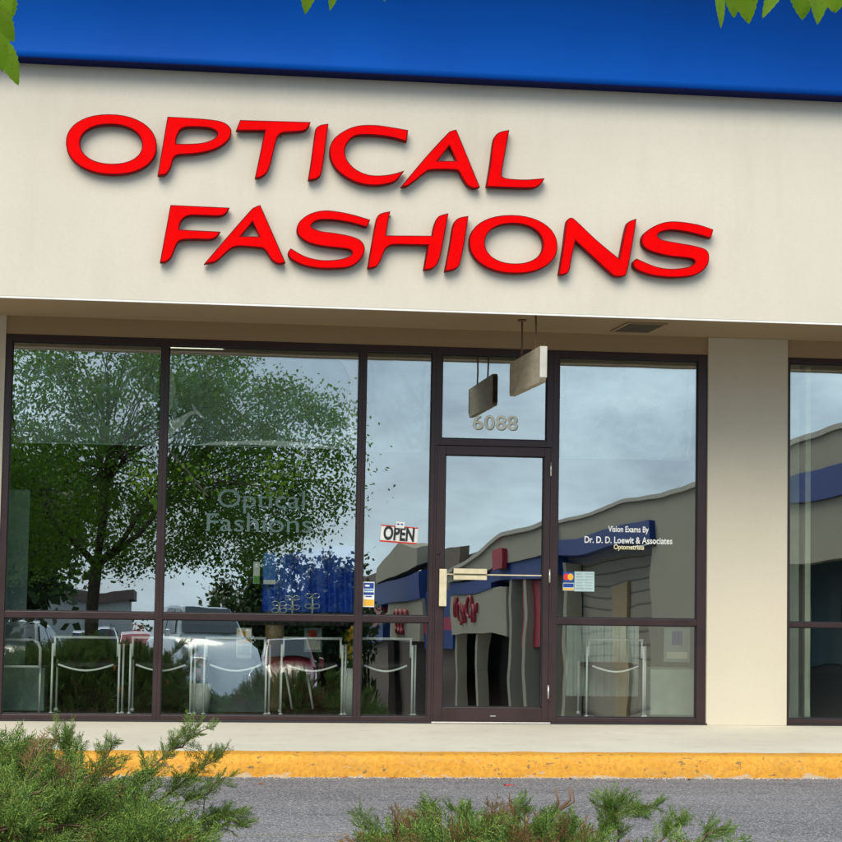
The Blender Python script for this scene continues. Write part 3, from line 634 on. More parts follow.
# eyeglass display racks
M['glassy'] = simple('clear_acrylic', (.62, .62, .55), .2, .2)
def rack(px, hgt, label):
    p = at(px, 612, .30); p.z = .795
    r_ = empty('eyeglass_stand', p, label, 'display stand', 'eyeglass stands on the window ledge')
    b = MB(); b.box(-.05, .05, -.035, .035, 0, .012); b.build('base', M['glassy'], r_, True, .002)
    b = MB(); b.tube([(0, 0, .012), (.004, 0, hgt * .5), (0, 0, hgt)], .008, 8); b.build('stem', M['glassy'], r_)
    for k in range(2):
        z = hgt * (.55 + .4 * k); b = MB()
        for sgn in (-1, 1): b.tube([(sgn * .033 + .026 * math.cos(a), -.02, z + .018 * math.sin(a)) for a in [2 * PI * j / 14 for j in range(15)]], .0035, 6); b.tube([(sgn * .06, -.02, z + .004), (sgn * .064, .06, z - .01)], .003, 6)
        b.tube([(-.008, -.02, z + .006), (.008, -.02, z + .006)], .003, 6); b.tube([(-.03, -.01, z - .02), (0, 0, z - .02), (.03, -.01, z - .02)], .004, 6)
        b.build('spectacles', M['chrome'] if k else M['glassy'], r_)
for px, h_, lab in ((279, .14, 'short acrylic eyeglass stand at the left of the blue curtain'), (292, .19, 'middle acrylic eyeglass stand in front of the blue curtain'), (312, .21, 'tallest acrylic eyeglass stand in front of the blue curtain')): rack(px, h_, lab)
# chrome display chairs
def chair(px0, px1, label, mirror=False):
    x0, x1 = at(px0, 637, .2).x, at(px1, 637, .2).x; wd = x1 - x0
    zt = at((px0 + px1) / 2, 637 + (px0 / 842 * 4), .2).z
    c_ = empty('chrome_chair', (x0, .2, .03), label, 'chair', 'chrome tube chairs behind the shop windows')
    H = zt - .03
    b = MB(); b.tube([(-.01, 0, H), (wd + .01, 0, H)], .0105, 10); b.build('top_rail', M['white_tube'], c_)
    b = MB(); b.tube([(.03 + (wd - .06) * k / 10, -.03 * math.sin(PI * k / 10), H - .215 - .045 * math.sin(PI * k / 10)) for k in range(11)], .008, 8); b.build('curved_rail', M['white_tube'], c_)
    for xx, yy in ((-.015, 0), (wd + .015, 0), (wd + .045, .06), (.0, .40)):
        hh = H - .05 if yy < .3 else H - .2
        b = MB(); b.tube([(xx, yy, .0), (xx, yy, hh)], .0085, 8); b.lathe((xx, yy, -.001), [(.016, 0), (.016, .025)], 10); b.build('leg', M['white_tube'], c_)
    for xx in (0, wd):
        b = MB(); b.tube([(xx, 0, H), (xx, .01, H - .15)], .008, 8); b.build('back_post', M['white_tube'], c_)
    b = MB(); b.box(.01, wd - .01, .02, .42, H - .24, H - .205); b.build('seat', M['black'], c_, True, .01)
    return c_
for a, c_, lab in ((55, 118, 'chrome tube chair behind the left window, left of its middle'), (133, 190, 'chrome tube chair straddling the first window post'), (207, 265, 'chrome tube chair in front of the grey-green cabinet'), (284, 341, 'chrome tube chair just left of the yellow flowers'), (361, 411, 'chrome tube chair behind the narrow window'), (589, 642, 'chrome tube chair behind the window right of the door')):
    chair(a, c_, lab)
p = at(20, 640, .32)
b = MB(); arm = empty('chrome_armchair', (p.x, .32, .03), 'chrome armchair with a rounded arm cut by the left edge of the shop front', 'chair')
H = p.z - .03
b.tube([(-.3, 0, H), (.10, 0, H + .005), (.145, 0, H - .02), (.16, 0, H - .07), (.162, 0, H - .2)], .012, 8); b.build('arm_rail', M['white_tube'], arm)
b = MB(); b.tube([(.162, .05, 0), (.162, .05, H - .2)], .0085, 8); b.build('leg', M['white_tube'], arm); b = MB(); b.tube([(-.3, 0, H - .21), (.16, 0, H - .21)], .01, 8); b.build('lower_rail', M['white_tube'], arm)
# slanted easel legs
for a, c_ in (((285, 667, 292, 708)), ((307, 673, 313, 708))) and []: pass
es = empty('folded_easel', at(300, 712, .45), 'folded easel with two slanting white legs behind the wide window', 'easel'); l = es.location
for q in ((285, 667, 292, 709), (307, 673, 313, 709)):
    p0 = at(q[0], q[1], .45) - l; p1 = at(q[2], q[3], .45) - l; b = MB(); b.tube([p0, p1], .009, 8); b.build('leg', M['white'], es)
b = MB(); b.tube([at(282, 664, .45) - l, at(310, 671, .45) - l], .008, 8); b.build('brace', M['white'], es)
# flowers
def flowers(px, py0, py1, Y, cols, label, n=60, spread=.10):
    z0 = .03; top = at(px, py0, Y); base = at(px, py1, Y)
    r_ = empty('potted_flowers', (top.x, Y, .03), label, 'potted plant'); H = top.z - .03; hb = base.z - .03
    b = MB(); b.lathe((0, 0, 0), [(.07, 0), (.085, hb * .5), (.095, hb)], 16); b.build('pot', M['white'], r_)
    st_, fl, lf = MB(), MB(), MB()
    for k in range(n):
        a = random.uniform(0, 2 * PI); rr = random.uniform(0, spread); z = random.uniform(hb + .03, H)
        tip = Vector((rr * math.cos(a), rr * math.sin(a), z)); st_.tube([(0, 0, hb * .9), tip * .6 + Vector((0, 0, hb * .2)), tip], .002, 4)
        for j in range(6):
            an = 2 * PI * j / 6; d = Vector((math.cos(an), random.uniform(-.6, .2), math.sin(an))).normalized() * random.uniform(.015, .03); e = Vector((-d.z, 0, d.x)) * .45
            (fl if k % 3 else lf).add([tip, tip + d * .6 + e, tip + d, tip + d * .6 - e], [(0, 1, 2, 3)])
    st_.build('stems', simple('green_stem', (.05, .14, .03), .7), r_); fl.build('blossoms', cols, r_, False); lf.build('leaves', M['leaf'], r_, False)
flowers(352, 628, 668, .45, simple('yellow_petal', (.72, .42, .03), .6), 'yellow flowers in a white pot inside the wide window at its right post', 90, .09)
flowers(201, 655, 683, .5, simple('orange_petal', (.62, .20, .03), .6), 'orange flowers in a small pot behind the wide window, left of the grey-green cabinet', 50, .05)
bow = empty('red_bow', at(138, 629, .35), 'bright red ribbon bow hung behind the bottom pane of the left window', 'bow')
b = MB()
for k in range(14):
    a = 2 * PI * k / 14 + .2; d = Vector((math.cos(a), -.25, math.sin(a))) * random.uniform(.045, .085); e = Vector((-d.z, 0, d.x)) * .22
    b.add([(0, 0, 0), d * .6 + e, d, d * .6 - e], [(0, 1, 2, 3)])
b.build('loops', simple('red_ribbon', (.60, .015, .02), .4), bow, False)
b = MB(); b.tube([(0, .01, 0), (-.03, .01, -.10), (-.05, 0, -.17)], .008, 6); b.build('tail', simple('red_ribbon_tail', (.45, .01, .02), .4), bow)
# carved post and mannequin-like dark clutter
wp = empty('wooden_post', at(273, 712, .8), 'tan wooden display post behind the wide window', 'post'); wp.location.z = .03
b = MB(); b.lathe((0, 0, 0), [(.10, 0), (.10, .05), (.07, .08), (.075, .35), (.055, .40), (.08, .46), (.08, .85)], 16); b.build('turned_shaft', simple('tan_wood', (.30, .20, .11), .6), wp)
b = MB(); b.box(-.11, .11, -.11, .11, .85, .88); b.build('top_plate', simple('tan_wood_top', (.34, .24, .14), .6), wp)
thing1('storage_box', simple('black_plastic', (.012, .012, .014), .4), [ibox(179, 675, 201, 711, .7, .3)], 'black storage box on the shop floor, right of the first window post', 'box')
def poster(x0, y0, x1, y1, Y, mat, prints, label):
    q = ibox(x0, y0, x1, y1, Y, .012); r_ = empty('wall_poster', ((q[0] + q[1]) / 2, Y, q[4]), label, 'poster'); l = r_.location
    pboxes('sheet', mat, [(q[0] - l.x, q[1] - l.x, 0, .012, 0, q[5] - l.z)], r_)
    for i, (a, b_, c, d, mt) in enumerate(prints):
        w_ = q[1] - q[0]; h_ = q[5] - q[4]; pboxes('printed_block', mt, [(q[0] - l.x + a * w_, q[0] - l.x + c * w_, -.003 - .001 * i, -.001, b_ * h_, d * h_)], r_)
poster(304, 628, 322, 652, .9, colr['grey'], [(.1, .1, .9, .5, colr['cream']), (.2, .6, .7, .9, colr['red'])], 'small grey and cream poster behind the folded easel')
poster(236, 628, 252, 658, .9, colr['cream'], [(.1, .5, .9, .9, colr['amber']), (.1, .1, .9, .4, colr['grey'])], 'cream poster with an amber block low inside the wide window')
poster(664, 628, 690, 662, .9, colr['grey'], [(.1, .1, .9, .3, colr['cream']), (.3, .5, .7, .9, colr['navy'])], 'grey poster above the pale mint cabinet')
# roller shades
M['cassette'] = simple('dark_cassette', (.025, .020, .022), .5)
def wrinkle(x, z, s):
    return mnoise.noise(Vector((x * 9, z * 4 + s, s))) * .010 + mnoise.noise(Vector((x * 22, z * 16, s))) * .004
def shade(x0, x1, zbot, label, seed):
    r_ = empty('roller_shade', ((x0 + x1) / 2, .09, zbot), label, 'window shade', 'see-through roller shades'); c = r_.location
    zt = 2.955
    b = MB(); b.box(x0 - c.x, x1 - c.x, .0, .07, 2.895 - c.z, zt - c.z); b.build('cassette', M['cassette'], r_, True, .006)
    def fn(u, v):
        x = x0 + .02 + (x1 - x0 - .04) * u; z = zbot + (2.9 - zbot) * v
        ed = max(0, 1 - min(u, 1 - u) * (x1 - x0) / .12) ** 2
        return (x - c.x + ed * .02 * (1 if u < .5 else -1) * math.sin(z * 5 + seed), .025 + wrinkle(x, z, seed) * (.5 + 2.2 * ed), z - c.z + (1 - v) * .006 * math.sin(u * 9 + seed))
    MB().grid(fn, 60, 40).build('film', M['film'], r_, False)
    def ef(side):
        def g_(u, v):
            z = 2.88 - v * random.choice([1]) * (2.88 - zbot) * .95; wdt = .035 + .05 * max(0, mnoise.noise(Vector((z * 3, seed, side)))) + .03 * (1 - v)
            x = (x0 + .012 + wdt * u) if side == 0 else (x1 - .012 - wdt * u)
            return (x - c.x, .012 + .012 * math.sin(u * 5 + z * 9), z - c.z)
        return g_
    for sd_ in (0, 1): MB().grid(ef(sd_), 4, 30).build('curled_edge', M['film'], r_, False)
    b = MB(); b.tube([(x0 + .03 - c.x, .02, 0), ((x0 + x1) / 2 - c.x, .022, .004), (x1 - .03 - c.x, .02, 0)], .006, 8); b.build('hem_bar', M['teal_panel'], r_)
    return r_
zh = at(80, 443).z
s1 = shade(-1.345, -.195, at(80, 443).z, 'see-through roller shade half lowered inside the leftmost window', 1)
s2 = shade(-.125, 1.385, at(260, 446).z, 'crumpled see-through roller shade half lowered inside the wide window', 2)
s3 = shade(1.452, 1.975, at(398, 451).z, 'see-through roller shade half lowered inside the narrow window', 3)
s4 = shade(3.032, 4.178, at(620, 458).z, 'see-through roller shade half lowered inside the window right of the door', 4)
# torn pale flaps on the wide window's shade
def flap(pts, name='torn_flap', Y=.075):
    c = s2.location; b = MB(); b.add([(p.x - c.x, Y - c.y + .004 * (i % 2), p.z - c.z) for i, p in enumerate(at(a[0], a[1], Y) for a in pts)], [tuple(range(len(pts)))]); return b.build(name, M['film_white'], s2, False)
flap([(168.5, 421), (178, 418), (191, 411), (197, 411.5), (189, 417), (180, 428), (171, 436), (168, 445)])
flap([(195, 445), (215, 442), (245, 440.5), (280, 440.5), (315, 443.5), (347, 449), (310, 448), (280, 446), (245, 444.5), (215, 445)])
flap([(192, 403), (196, 409), (205, 418), (203, 419), (195, 413), (191.5, 405)])
flap([(340, 360), (357, 362), (357, 449), (350, 445), (346, 425), (347, 400), (351, 380), (345, 367)])
flap([(332, 431), (340, 437), (352, 447), (345, 446), (336, 441)])
flap([(168.5, 366), (174, 372), (176, 390), (172, 405), (168.5, 416)])
# ceiling tubes
for a, c_, lab in ((168, 223, 'lit fluorescent strip light near the ceiling of the wide window'), (369, 428, 'lit fluorescent strip light near the ceiling behind the narrow window')):
    q0 = at(a, 349.5, .6); q1 = at(c_, 351, .6)
    r_ = empty('strip_light', ((q0.x + q1.x) / 2, .6, q0.z), lab, 'ceiling light', 'fluorescent strip lights'); hw = (q1.x - q0.x) / 2
    pboxes('housing', M['white'], [(-hw - .01, hw + .01, -.04, .04, .018, .05)], r_); b = MB(); b.tube([(-hw, 0, 0), (hw, 0, 0)], .016, 10); b.build('tube', M['tube'], r_)
thing1('pale_post', simple('pale_green_post', (.62, .66, .50), .6), [(at(805, 560, .5).x, at(810.5, 560, .5).x, .5, .56, .03, 3.0)], 'narrow pale post standing inside the neighbouring shop window', 'post')
thing1('side_drape', simple('striped_drape', (.32, .36, .28), .8), [(at(790, 560, .4).x, at(799, 560, .4).x, .4, .45, .03, 3.0)], 'grey-green drape at the left edge inside the neighbouring window', 'curtain')

# ------------------------------------------------------------------ junipers
def spray(seed, L=.26):
    """one flat feathery juniper branchlet along +x; returns verts, faces"""
    rnd = random.Random(seed); V = []; Fc = []
    def needle(p, d, l, w):
        side = d.cross(Vector((0, 0, 1)));
        if side.length < .1: side = d.cross(Vector((1, 0, 0)))
        side = side.normalized(); up = side.cross(d).normalized(); n = len(V)
        tip = p + d * l; mid = p + d * l * .45
        V.extend([p, mid + side * w, tip, mid - side * w, mid + up * w, mid - up * w * .6]); Fc.extend([(n, n + 1, n + 2, n + 4), (n, n + 4, n + 2, n + 3), (n, n + 5, n + 2, n + 1)])
    def shoot(p, d, l, lev):
        q = p.copy(); steps = max(3, int(l / .011)); st = l / steps; dd = d.copy()
        for i in range(steps):
            dd = (dd + Vector((rnd.uniform(-1, 1), rnd.uniform(-1, 1), rnd.uniform(-.6, 1))) * .07).normalized()
            q2 = q + dd * st; n = len(V)
            side = dd.orthogonal().normalized() * (.0016 if lev else .0024); s2 = dd.cross(side)
            V.extend([q + side, q - side * .5 + s2, q - side * .5 - s2, q2 + side, q2 - side * .5 + s2, q2 - side * .5 - s2]); Fc.extend([(n, n + 1, n + 4, n + 3), (n + 1, n + 2, n + 5, n + 4), (n + 2, n, n + 3, n + 5)])
            if lev == 2 or i > steps * .55:
                a = rnd.uniform(0, 2 * PI); pr = (dd.orthogonal().normalized() * math.cos(a) + dd.cross(dd.orthogonal()).normalized() * math.sin(a))
                needle(q2, (dd * 1.0 + pr * .75).normalized(), rnd.uniform(.010, .017), .0017)
            if lev < 2 and i > 0 and rnd.random() < (.85 if lev == 0 else .8):
                sg = 1 if i % 2 else -1; pr = dd.cross(Vector((0, 0, 1))).normalized() * sg
                dn = (dd * .9 + pr * rnd.uniform(.5, .9) + Vector((0, 0, rnd.uniform(-.2, .45)))).normalized()
                shoot(q2, dn, l * rnd.uniform(.25, .42) * (1 - .45 * i / steps) if lev == 0 else l * rnd.uniform(.3, .5), lev + 1)
            q = q2
        needle(q, dd, .014, .002)
    shoot(Vector((0, 0, 0)), Vector((1, 0, 0)), L, 0)
    return V, Fc
SPR = [spray(s, .20 + .04 * (s % 3)) for s in range(7)]
def place_spray(b, sp, M4, mi=0):
    V, Fc = sp; b.add([M4 @ v for v in V], Fc, mi)
def orient(p, d, roll, s):
    d = d.normalized(); y = Vector((0, 0, 1)).cross(d)
    if y.length < .05: y = Vector((0, 1, 0))
    y.normalize(); z = d.cross(y); rot = Matrix((d, y, z)).transposed().to_4x4()
    return Matrix.Translation(p) @ rot @ Matrix.Rotation(roll, 4, 'X') @ Matrix.Scale(s, 4)
def juniper(name, c, rx, ry, h, n, label, extra, dry=.03, seed=1, group=None, dens=1.0, lump=.25):
    rnd = random.Random(seed); c = Vector(c)
    root = empty(name, c, label, 'shrub', group)
    fol, dryb, tw = MB(), MB(), MB()
    for k in range(n):
        th = rnd.uniform(0, 2 * PI); u = rnd.random() ** .5
        # bumpy mound
        px_, py_ = u * math.cos(th), u * math.sin(th)
        prof = max(0, 1 - u ** 2.4) ** .6; lp = 1 + lump * mnoise.noise(Vector((px_ * 2.3 + seed, py_ * 2.3, 1))) + lump * .5 * mnoise.noise(Vector((px_ * 6, py_ * 6, seed)))
        zt = h * prof * lp; z = zt * (rnd.uniform(.55, 1.0) if rnd.random() < .75 else rnd.uniform(.1, .6))
        p = Vector((px_ * rx, py_ * ry, z))
        out = Vector((px_ * 1.1, py_ * 1.1, 0)); d = out * 1.0 + Vector((rnd.uniform(-.7, .7), rnd.uniform(-.7, .7), rnd.uniform(.05, .85)))
        (place_spray)(dryb if rnd.random() < dry else fol, rnd.choice(SPR), orient(p, d, rnd.uniform(-PI, PI), rnd.uniform(.38, .72)))
        if k % 9 == 0: tw.tube([(p.x * .25, p.y * .25, .02), (p.x * .65, p.y * .65, z * .8), (p.x, p.y, z), p + d.normalized() * .12], [.012, .008, .004, .0015], 5)
    for (pts, dn) in extra:      # long shoots that stick out: world points
        P0 = [Vector(q) - c for q in pts]; P = [P0[0]]
        for a_, b_ in zip(P0, P0[1:]): P += [a_.lerp(b_, .5) + Vector((rnd.uniform(-1, 1), rnd.uniform(-1, 1), rnd.uniform(-1, 1))) * .022, b_]
        tw.tube(P, [.006 - .0045 * i / (len(P) - 1) for i in range(len(P))], 5)
        for i in range(len(P) - 1):
            for k in range(int(dn * .85)):
                p = P[i].lerp(P[i + 1], rnd.random()); dd = (P[i + 1] - P[i]).normalized() + Vector((rnd.uniform(-.8, .8), rnd.uniform(-.8, .8), rnd.uniform(-.5, .7)))
                place_spray(fol, rnd.choice(SPR), orient(p, dd, rnd.uniform(-PI, PI), rnd.uniform(.26, .48) * (1.15 - .55 * (i + rnd.random()) / (len(P) - 1))))
        place_spray(fol, SPR[0], orient(P[-1], P[-1] - P[-2], 0, .3))
    fol.build('foliage', M['juniper'], root, False); dryb.build('dry_sprays', M['juniper_dry'], root, False); tw.build('branches', M['twig'], root, False)
    return root
def W(px, py, Y): return at(px, py, Y)
g = 'junipers in the planting bed'
pl = W(70, 780, -7.4)
j1 = juniper('juniper', (-1.13, -7.75, -.03), 1.28, 1.0, .59, 3600, 'large dense green juniper mound at the lower left corner', [
    ([W(60, 785, -7.2), W(66, 760, -7.2), W(60, 742, -7.2), W(56, 728, -7.2)], 5), ([W(66, 760, -7.2), W(70, 745, -7.2), W(71, 733, -7.2)], 5),
    ([W(130, 790, -7.2), W(155, 765, -7.2), W(172, 748, -7.2), W(186, 731, -7.2)], 7), ([W(172, 748, -7.2), W(186, 741, -7.2), W(207, 729, -7.2)], 4),
    ([W(160, 800, -7.1), W(185, 780, -7.1), W(205, 765, -7.1), W(221, 754, -7.1)], 8), ([W(180, 810, -7.1), W(207, 795, -7.1), W(225, 779, -7.1)], 7),
    ([W(190, 830, -7.0), W(215, 815, -7.0), W(238, 812, -7.0)], 9), ([W(190, 842, -7.0), W(220, 828, -7.0), W(243, 822, -7.0)], 9), ([W(100, 780, -7.2), W(108, 755, -7.2), W(112, 744, -7.2)], 5), ([W(20, 780, -7.2), W(16, 760, -7.2), W(10, 752, -7.2)], 6)], .045, 3, g)
j2 = juniper('juniper', (1.20, -7.80, -.03), .60, .6, .30, 850, 'low sparse juniper with brown sprigs at the bottom centre', [
    ([W(392, 850, -7.3), W(375, 830, -7.3), W(362, 816, -7.3)], 8), ([W(430, 850, -7.3), W(432, 825, -7.3), W(428, 812, -7.3)], 8), ([W(500, 855, -7.3), W(512, 828, -7.3), W(522, 808, -7.3)], 12),
    ([W(590, 850, -7.3), W(605, 825, -7.3), W(617, 803, -7.3)], 10), ([W(605, 825, -7.3), W(630, 810, -7.3), W(655, 805, -7.3)], 10), ([W(618, 850, -7.3), W(612, 815, -7.3), W(600, 806, -7.3)], 8), ([W(470, 850, -7.3), W(465, 822, -7.3), W(455, 810, -7.3)], 9)], .38, 8, g)
j3 = juniper('juniper', (2.02, -7.9, -.03), .42, .5, .17, 330, 'small green juniper tuft at the bottom, right of the brown sprigs', [
    ([W(650, 850, -7.4), W(668, 832, -7.4), W(680, 822, -7.4)], 8), ([W(690, 850, -7.4), W(706, 834, -7.4), W(727, 830, -7.4)], 8)], .03, 12, g)
for i, (x, y, s, lab) in enumerate(((-3.6, -8.8, 1.0, 'juniper mound in the bed seen mirrored in the left windows'), (-2.4, -11.5, 1.0, 'juniper mound in the middle of the bed seen mirrored in the wide window'), (.6, -18.0, .9, 'juniper mound beside the tree trunk seen mirrored in the glass'), (-5.5, -12.0, 1.1, 'juniper mound at the far left of the bed, seen mirrored'))):
    c_ = copy_tree(j1); c_.location = (x, y, -.03); c_.scale = (s, s, s * .36); c_.rotation_euler.z = 1.3 + 1.1 * i; c_['label'] = lab
# bare twigs standing out of the middle juniper
bt = MB(); base = W(545, 850, -7.25)
for pts in ([(535, 850), (543, 825), (556, 812), (560, 801)], [(556, 812), (566, 806), (574, 802), (573, 789)], [(556, 812), (558, 800), (555, 788)], [(556, 812), (570, 800), (569, 787)], [(543, 825), (534, 812)], [(585, 848), (582, 830), (587, 815)]):
    bt.tube([W(a, b_, -7.25) - j2.location for a, b_ in pts], [.008, .006, .0045, .003][:len(pts)], 6)
bt.build('bare_twig', M['twig'], j2, False)
def dead_leaf(px, py, Y, s, label, mat, flat=False):
    p = W(px, py, Y)
    if flat:
        d = ray(px, py); t = (-.142 - CAM.z) / d.z; p = CAM + d * t
    b = MB(); n = 7
    for sd in (-1, 1):
        vs = [Vector((0, 0, -s / 2 + s * i / (n - 1))) for i in range(n)] + [Vector((sd * s * .32 * math.sin(PI * i / (n - 1)), -.25 * s * math.sin(PI * i / (n - 1)) + random.uniform(-.05, .05) * s, -s / 2 + s * i / (n - 1))) for i in range(n)]
        b.add(vs, [(i, i + 1, i + 1 + n, i + n) for i in range(n - 1)])
    b.tube([(0, 0, -s / 2), (s * .06, .02 * s, -s * .75)], s * .02, 4)
    o = b.build('dead_leaf', mat, None, False); o.location = p; o.rotation_euler = (R(random.uniform(70, 88)), random.uniform(-.1, .1), random.uniform(0, 6)) if flat else (random.uniform(-.4, .4), random.uniform(-.6, .6), random.uniform(-.5, .5))
    if flat: o.location.z = -.140 + s * .02
    return tag(o, label, 'leaf', 'dead leaves')
dead_leaf(9, 773, -6.72, .055, 'curled orange dead leaf in the big juniper near the left edge', M['dryleaf'])
dead_leaf(28, 807, -6.72, .07, 'large brown dead leaf lying on the big juniper', M['dryleaf'])
dead_leaf(147, 797, -6.72, .04, 'rust dead leaf on the right part of the big juniper', M['dryleaf'])
dead_leaf(124, 827, -6.72, .045, 'dark red dead leaf low on the big juniper', M['redleaf'])
for px, py, s, mt, lab in ((508, 785, .07, 'redleaf', 'bright red leaf lying on the road in front of the door'), (262, 784, .05, 'dryleaf', 'small tan leaf on the road right of the big juniper'), (393, 777.5, .05, 'dryleaf', 'brown leaf in the gutter below the narrow window'), (345, 777, .04, 'dryleaf', 'crumpled leaf in the gutter below the wide window'), (571, 778.5, .05, 'dryleaf', 'brown leaf in the gutter right of the red leaf'), (690, 779.5, .05, 'dryleaf', 'brown leaf in the gutter near the column'), (787, 780, .04, 'dryleaf', 'brown leaf in the gutter at the neighbouring window'), (362, 834, .035, 'redleaf', 'tiny red leaf on the road beside the low juniper')):
    dead_leaf(px, py, -5, s, lab, M[mt], True)
# grit along the gutter: too many to count
b = MB(); rnd = random.Random(5)
for k in range(1500):
    x = rnd.uniform(-2.2, 6.2); y = -2.412 - abs(rnd.gauss(0, .035)); s = rnd.uniform(.002, .008); z = -.146
    b.add([(x - s, y, z), (x + s * .5, y - s, z), (x + s, y + s, z), (x, y, z + s * 1.1)], [(0, 1, 3), (1, 2, 3), (2, 0, 3)])
tag(b.build('gutter_grit', simple('pale_grit', (.42, .36, .28), .9, 0, .5, 60), None, True), 'pale grit gathered along the foot of the yellow kerb', 'grit', None, 'stuff')

# ------------------------------------------------------------------ the broad-leaved tree
def leaf_shape(b, p, d, nrm, L, w=.5, mi=0, rnd=random, detail=1):
    d = d.normalized(); s = d.cross(nrm)
    if s.length < .05: s = d.orthogonal()
    s.normalize(); n = s.cross(d).normalized()
    if detail == 0:
        b.add([p, p + d * L * .45 + s * L * w * .5, p + d * L, p + d * L * .45 - s * L * w * .5], [(0, 1, 2, 3)], mi); return
    K = 16 if detail == 2 else 4; vs = []; fs = []
    for i in range(K + 1):
        t = i / K; wd = math.sin(PI * min(1, t ** .75)) ** .8 * w * .5 * L
        if detail == 2: wd *= 1 + .07 * (1 if i % 2 else -1) * (1 if 0 < i < K else 0)
        c = p + d * L * t - n * L * .18 * t * t; vs += [c + s * wd + n * wd * .35, c, c - s * wd + n * wd * .35]
    for i in range(K):
        a = i * 3; fs += [(a, a + 1, a + 4, a + 3), (a + 1, a + 2, a + 5, a + 4)]
    b.add(vs, fs, mi, detail == 2)
TB = Vector((-1.50, -17.6, -.03))
tree = empty('maple_tree', TB, 'broad-leaved tree in the planting bed, bright green leaves hanging over the road', 'tree')
rnd = random.Random(21); tr = MB(); lf = MB(); nearlf = MB()
FK = Vector((.12, .05, 1.75))
tr.tube([(0, 0, 0), (.02, 0, .12), (.03, .01, .6), (.05, .02, 1.1), FK], [.16, .125, .11, .105, .105], 14)
limbs = []
for tgt in ((-1.3, .4, 3.3), (1.0, .6, 3.0), (.2, -1.2, 3.4), (.3, 1.6, 3.5), (.1, .1, 4.2), (-.9, -.9, 2.9), (1.4, -.6, 3.2)):
    T = Vector(tgt); mid = FK.lerp(T, .5) + Vector((0, 0, -.18)); tr.tube([FK, mid, T], [.06, .045, .028], 8); limbs.append((mid, T))
def inframe(wp, mrg=12):
    q = pix(wp)
    return q and q[2] > .1 and q[2] < 16 and -mrg < q[0] < 842 + mrg and -mrg < q[1] < 842 + mrg
CC = Vector((.55, .05, 3.35)); RR = Vector((3.9, 3.6, 2.3))
nc = 0
while nc < 440:
    v = Vector((rnd.gauss(0, 1), rnd.gauss(0, 1), rnd.gauss(0, 1))).normalized() * rnd.uniform(.35, 1) ** .6
    c = CC + Vector((v.x * RR.x, v.y * RR.y, v.z * RR.z))
    if c.z < 1.55 + .3 * rnd.random(): continue
    k = mnoise.noise(c * .75 + Vector((3, 1, 8)))
    if k < -.34: continue
    nc += 1
    mid, T = min(limbs, key=lambda q: (q[1] - c).length)
    twp = [T.lerp(mid, rnd.random() * .5), T.lerp(c, .55) + Vector((0, 0, .12)), c]
    if not any(inframe(TB + q, 3) for q in (twp[1].lerp(c, .3), c)) and nc % 3 == 0: tr.tube(twp, [.016, .010, .004], 5)
    cr_ = rnd.uniform(.32, .58)
    for j in range(170):
        off = Vector((rnd.gauss(0, .5), rnd.gauss(0, .5), rnd.gauss(0, .32))) * cr_; p = c + off
        wp = TB + p
        if inframe(wp) or inframe(wp + Vector((0, 0, -.12))): continue
        d = Vector((rnd.uniform(-1, 1), rnd.uniform(-1, 1), rnd.uniform(-1.1, .1))); leaf_shape(lf, p, d, Vector((rnd.uniform(-1, 1), rnd.uniform(-1, 1), 1.2)), rnd.uniform(.05, .085), .68, 0, rnd, 0)
# long branch reaching over the camera towards the road, with the leaves that hang into the picture
Yn = -11.35
def tp(px, py, Y=Yn): return at(px, py, Y) - TB
bp = [Vector((.3, 1.6, 3.5)), Vector((1.0, 3.0, 3.7)), tp(420, -160, Yn - .8), tp(430, -110, Yn)]
tr.tube(bp, [.026, .018, .014, .010], 7)
tr.tube([bp[2], tp(200, -95), tp(40, -60), tp(-30, -30)], [.014, .01, .007, .004], 6); tr.tube([bp[3], tp(620, -75), tp(760, -45), tp(860, -25)], [.012, .009, .006, .003], 6); tr.tube([tp(250, -100), tp(320, -45), tp(390, -40)], [.008, .005, .003], 5)
def hang(px, py, tipx, tipy, w_=.5, Y=Yn, tw=0):
    p = tp(px, py, Y); q = tp(tipx, tipy, Y + .01); L = (q - p).length
    leaf_shape(nearlf, p, q - p, Vector((math.sin(tw), -math.cos(tw), .25)), L, w_, 0, rnd, 2)
for a in ((-6, -18, 6, 30, .55), (4, -12, 8, 26, .6), (-4, 8, 4, 56, .5), (-8, 30, 3, 68, .6), (4, 40, 16, 85, .42), (-2, 5, 12, 42, .5), (-14, 20, -2, 60, .6), (0, 44, 2, 72, .4),
          (312, -28, 305, 13, .42), (335, -30, 333, 10, .35), (386, -30, 383, 1, .3), (440, -34, 441, -1, .3),
          (716, -14, 725, 27, .28), (730, -24, 736, 17, .5), (744, -22, 748, 23, .55), (786, -22, 761, 15, .36), (802, -22, 803, 19, .62), (814, -20, 822, 23, .55), (826, -24, 833, 12, .5), (843, -16, 837, 13, .45), (776, -40, 780, -3, .6), (856, -14, 846, 18, .5)):
    hang(*a[:4], a[4], Yn + rnd.uniform(-.15, .15), rnd.uniform(-.5, .5))
for k in range(260):        # foliage of that branch above the frame
    px = rnd.choice([rnd.uniform(-160, 30), rnd.uniform(700, 960), rnd.uniform(60, 700)]); py = rnd.uniform(-190, -62); Y = Yn + rnd.uniform(-.5, .4)
    p = tp(px, py, Y); leaf_shape(nearlf, p, Vector((rnd.uniform(-1, 1), rnd.uniform(-1, 1), rnd.uniform(-1, .1))), Vector((rnd.uniform(-1, 1), rnd.uniform(-1, 1), 1)), .075, .55, 0, rnd, 1)
tr.build('trunk', M['bark'], tree, False); lf.build('crown', M['leaf'], tree, False); nearlf.build('hanging_leaves', M['leaf_near'], tree, False)

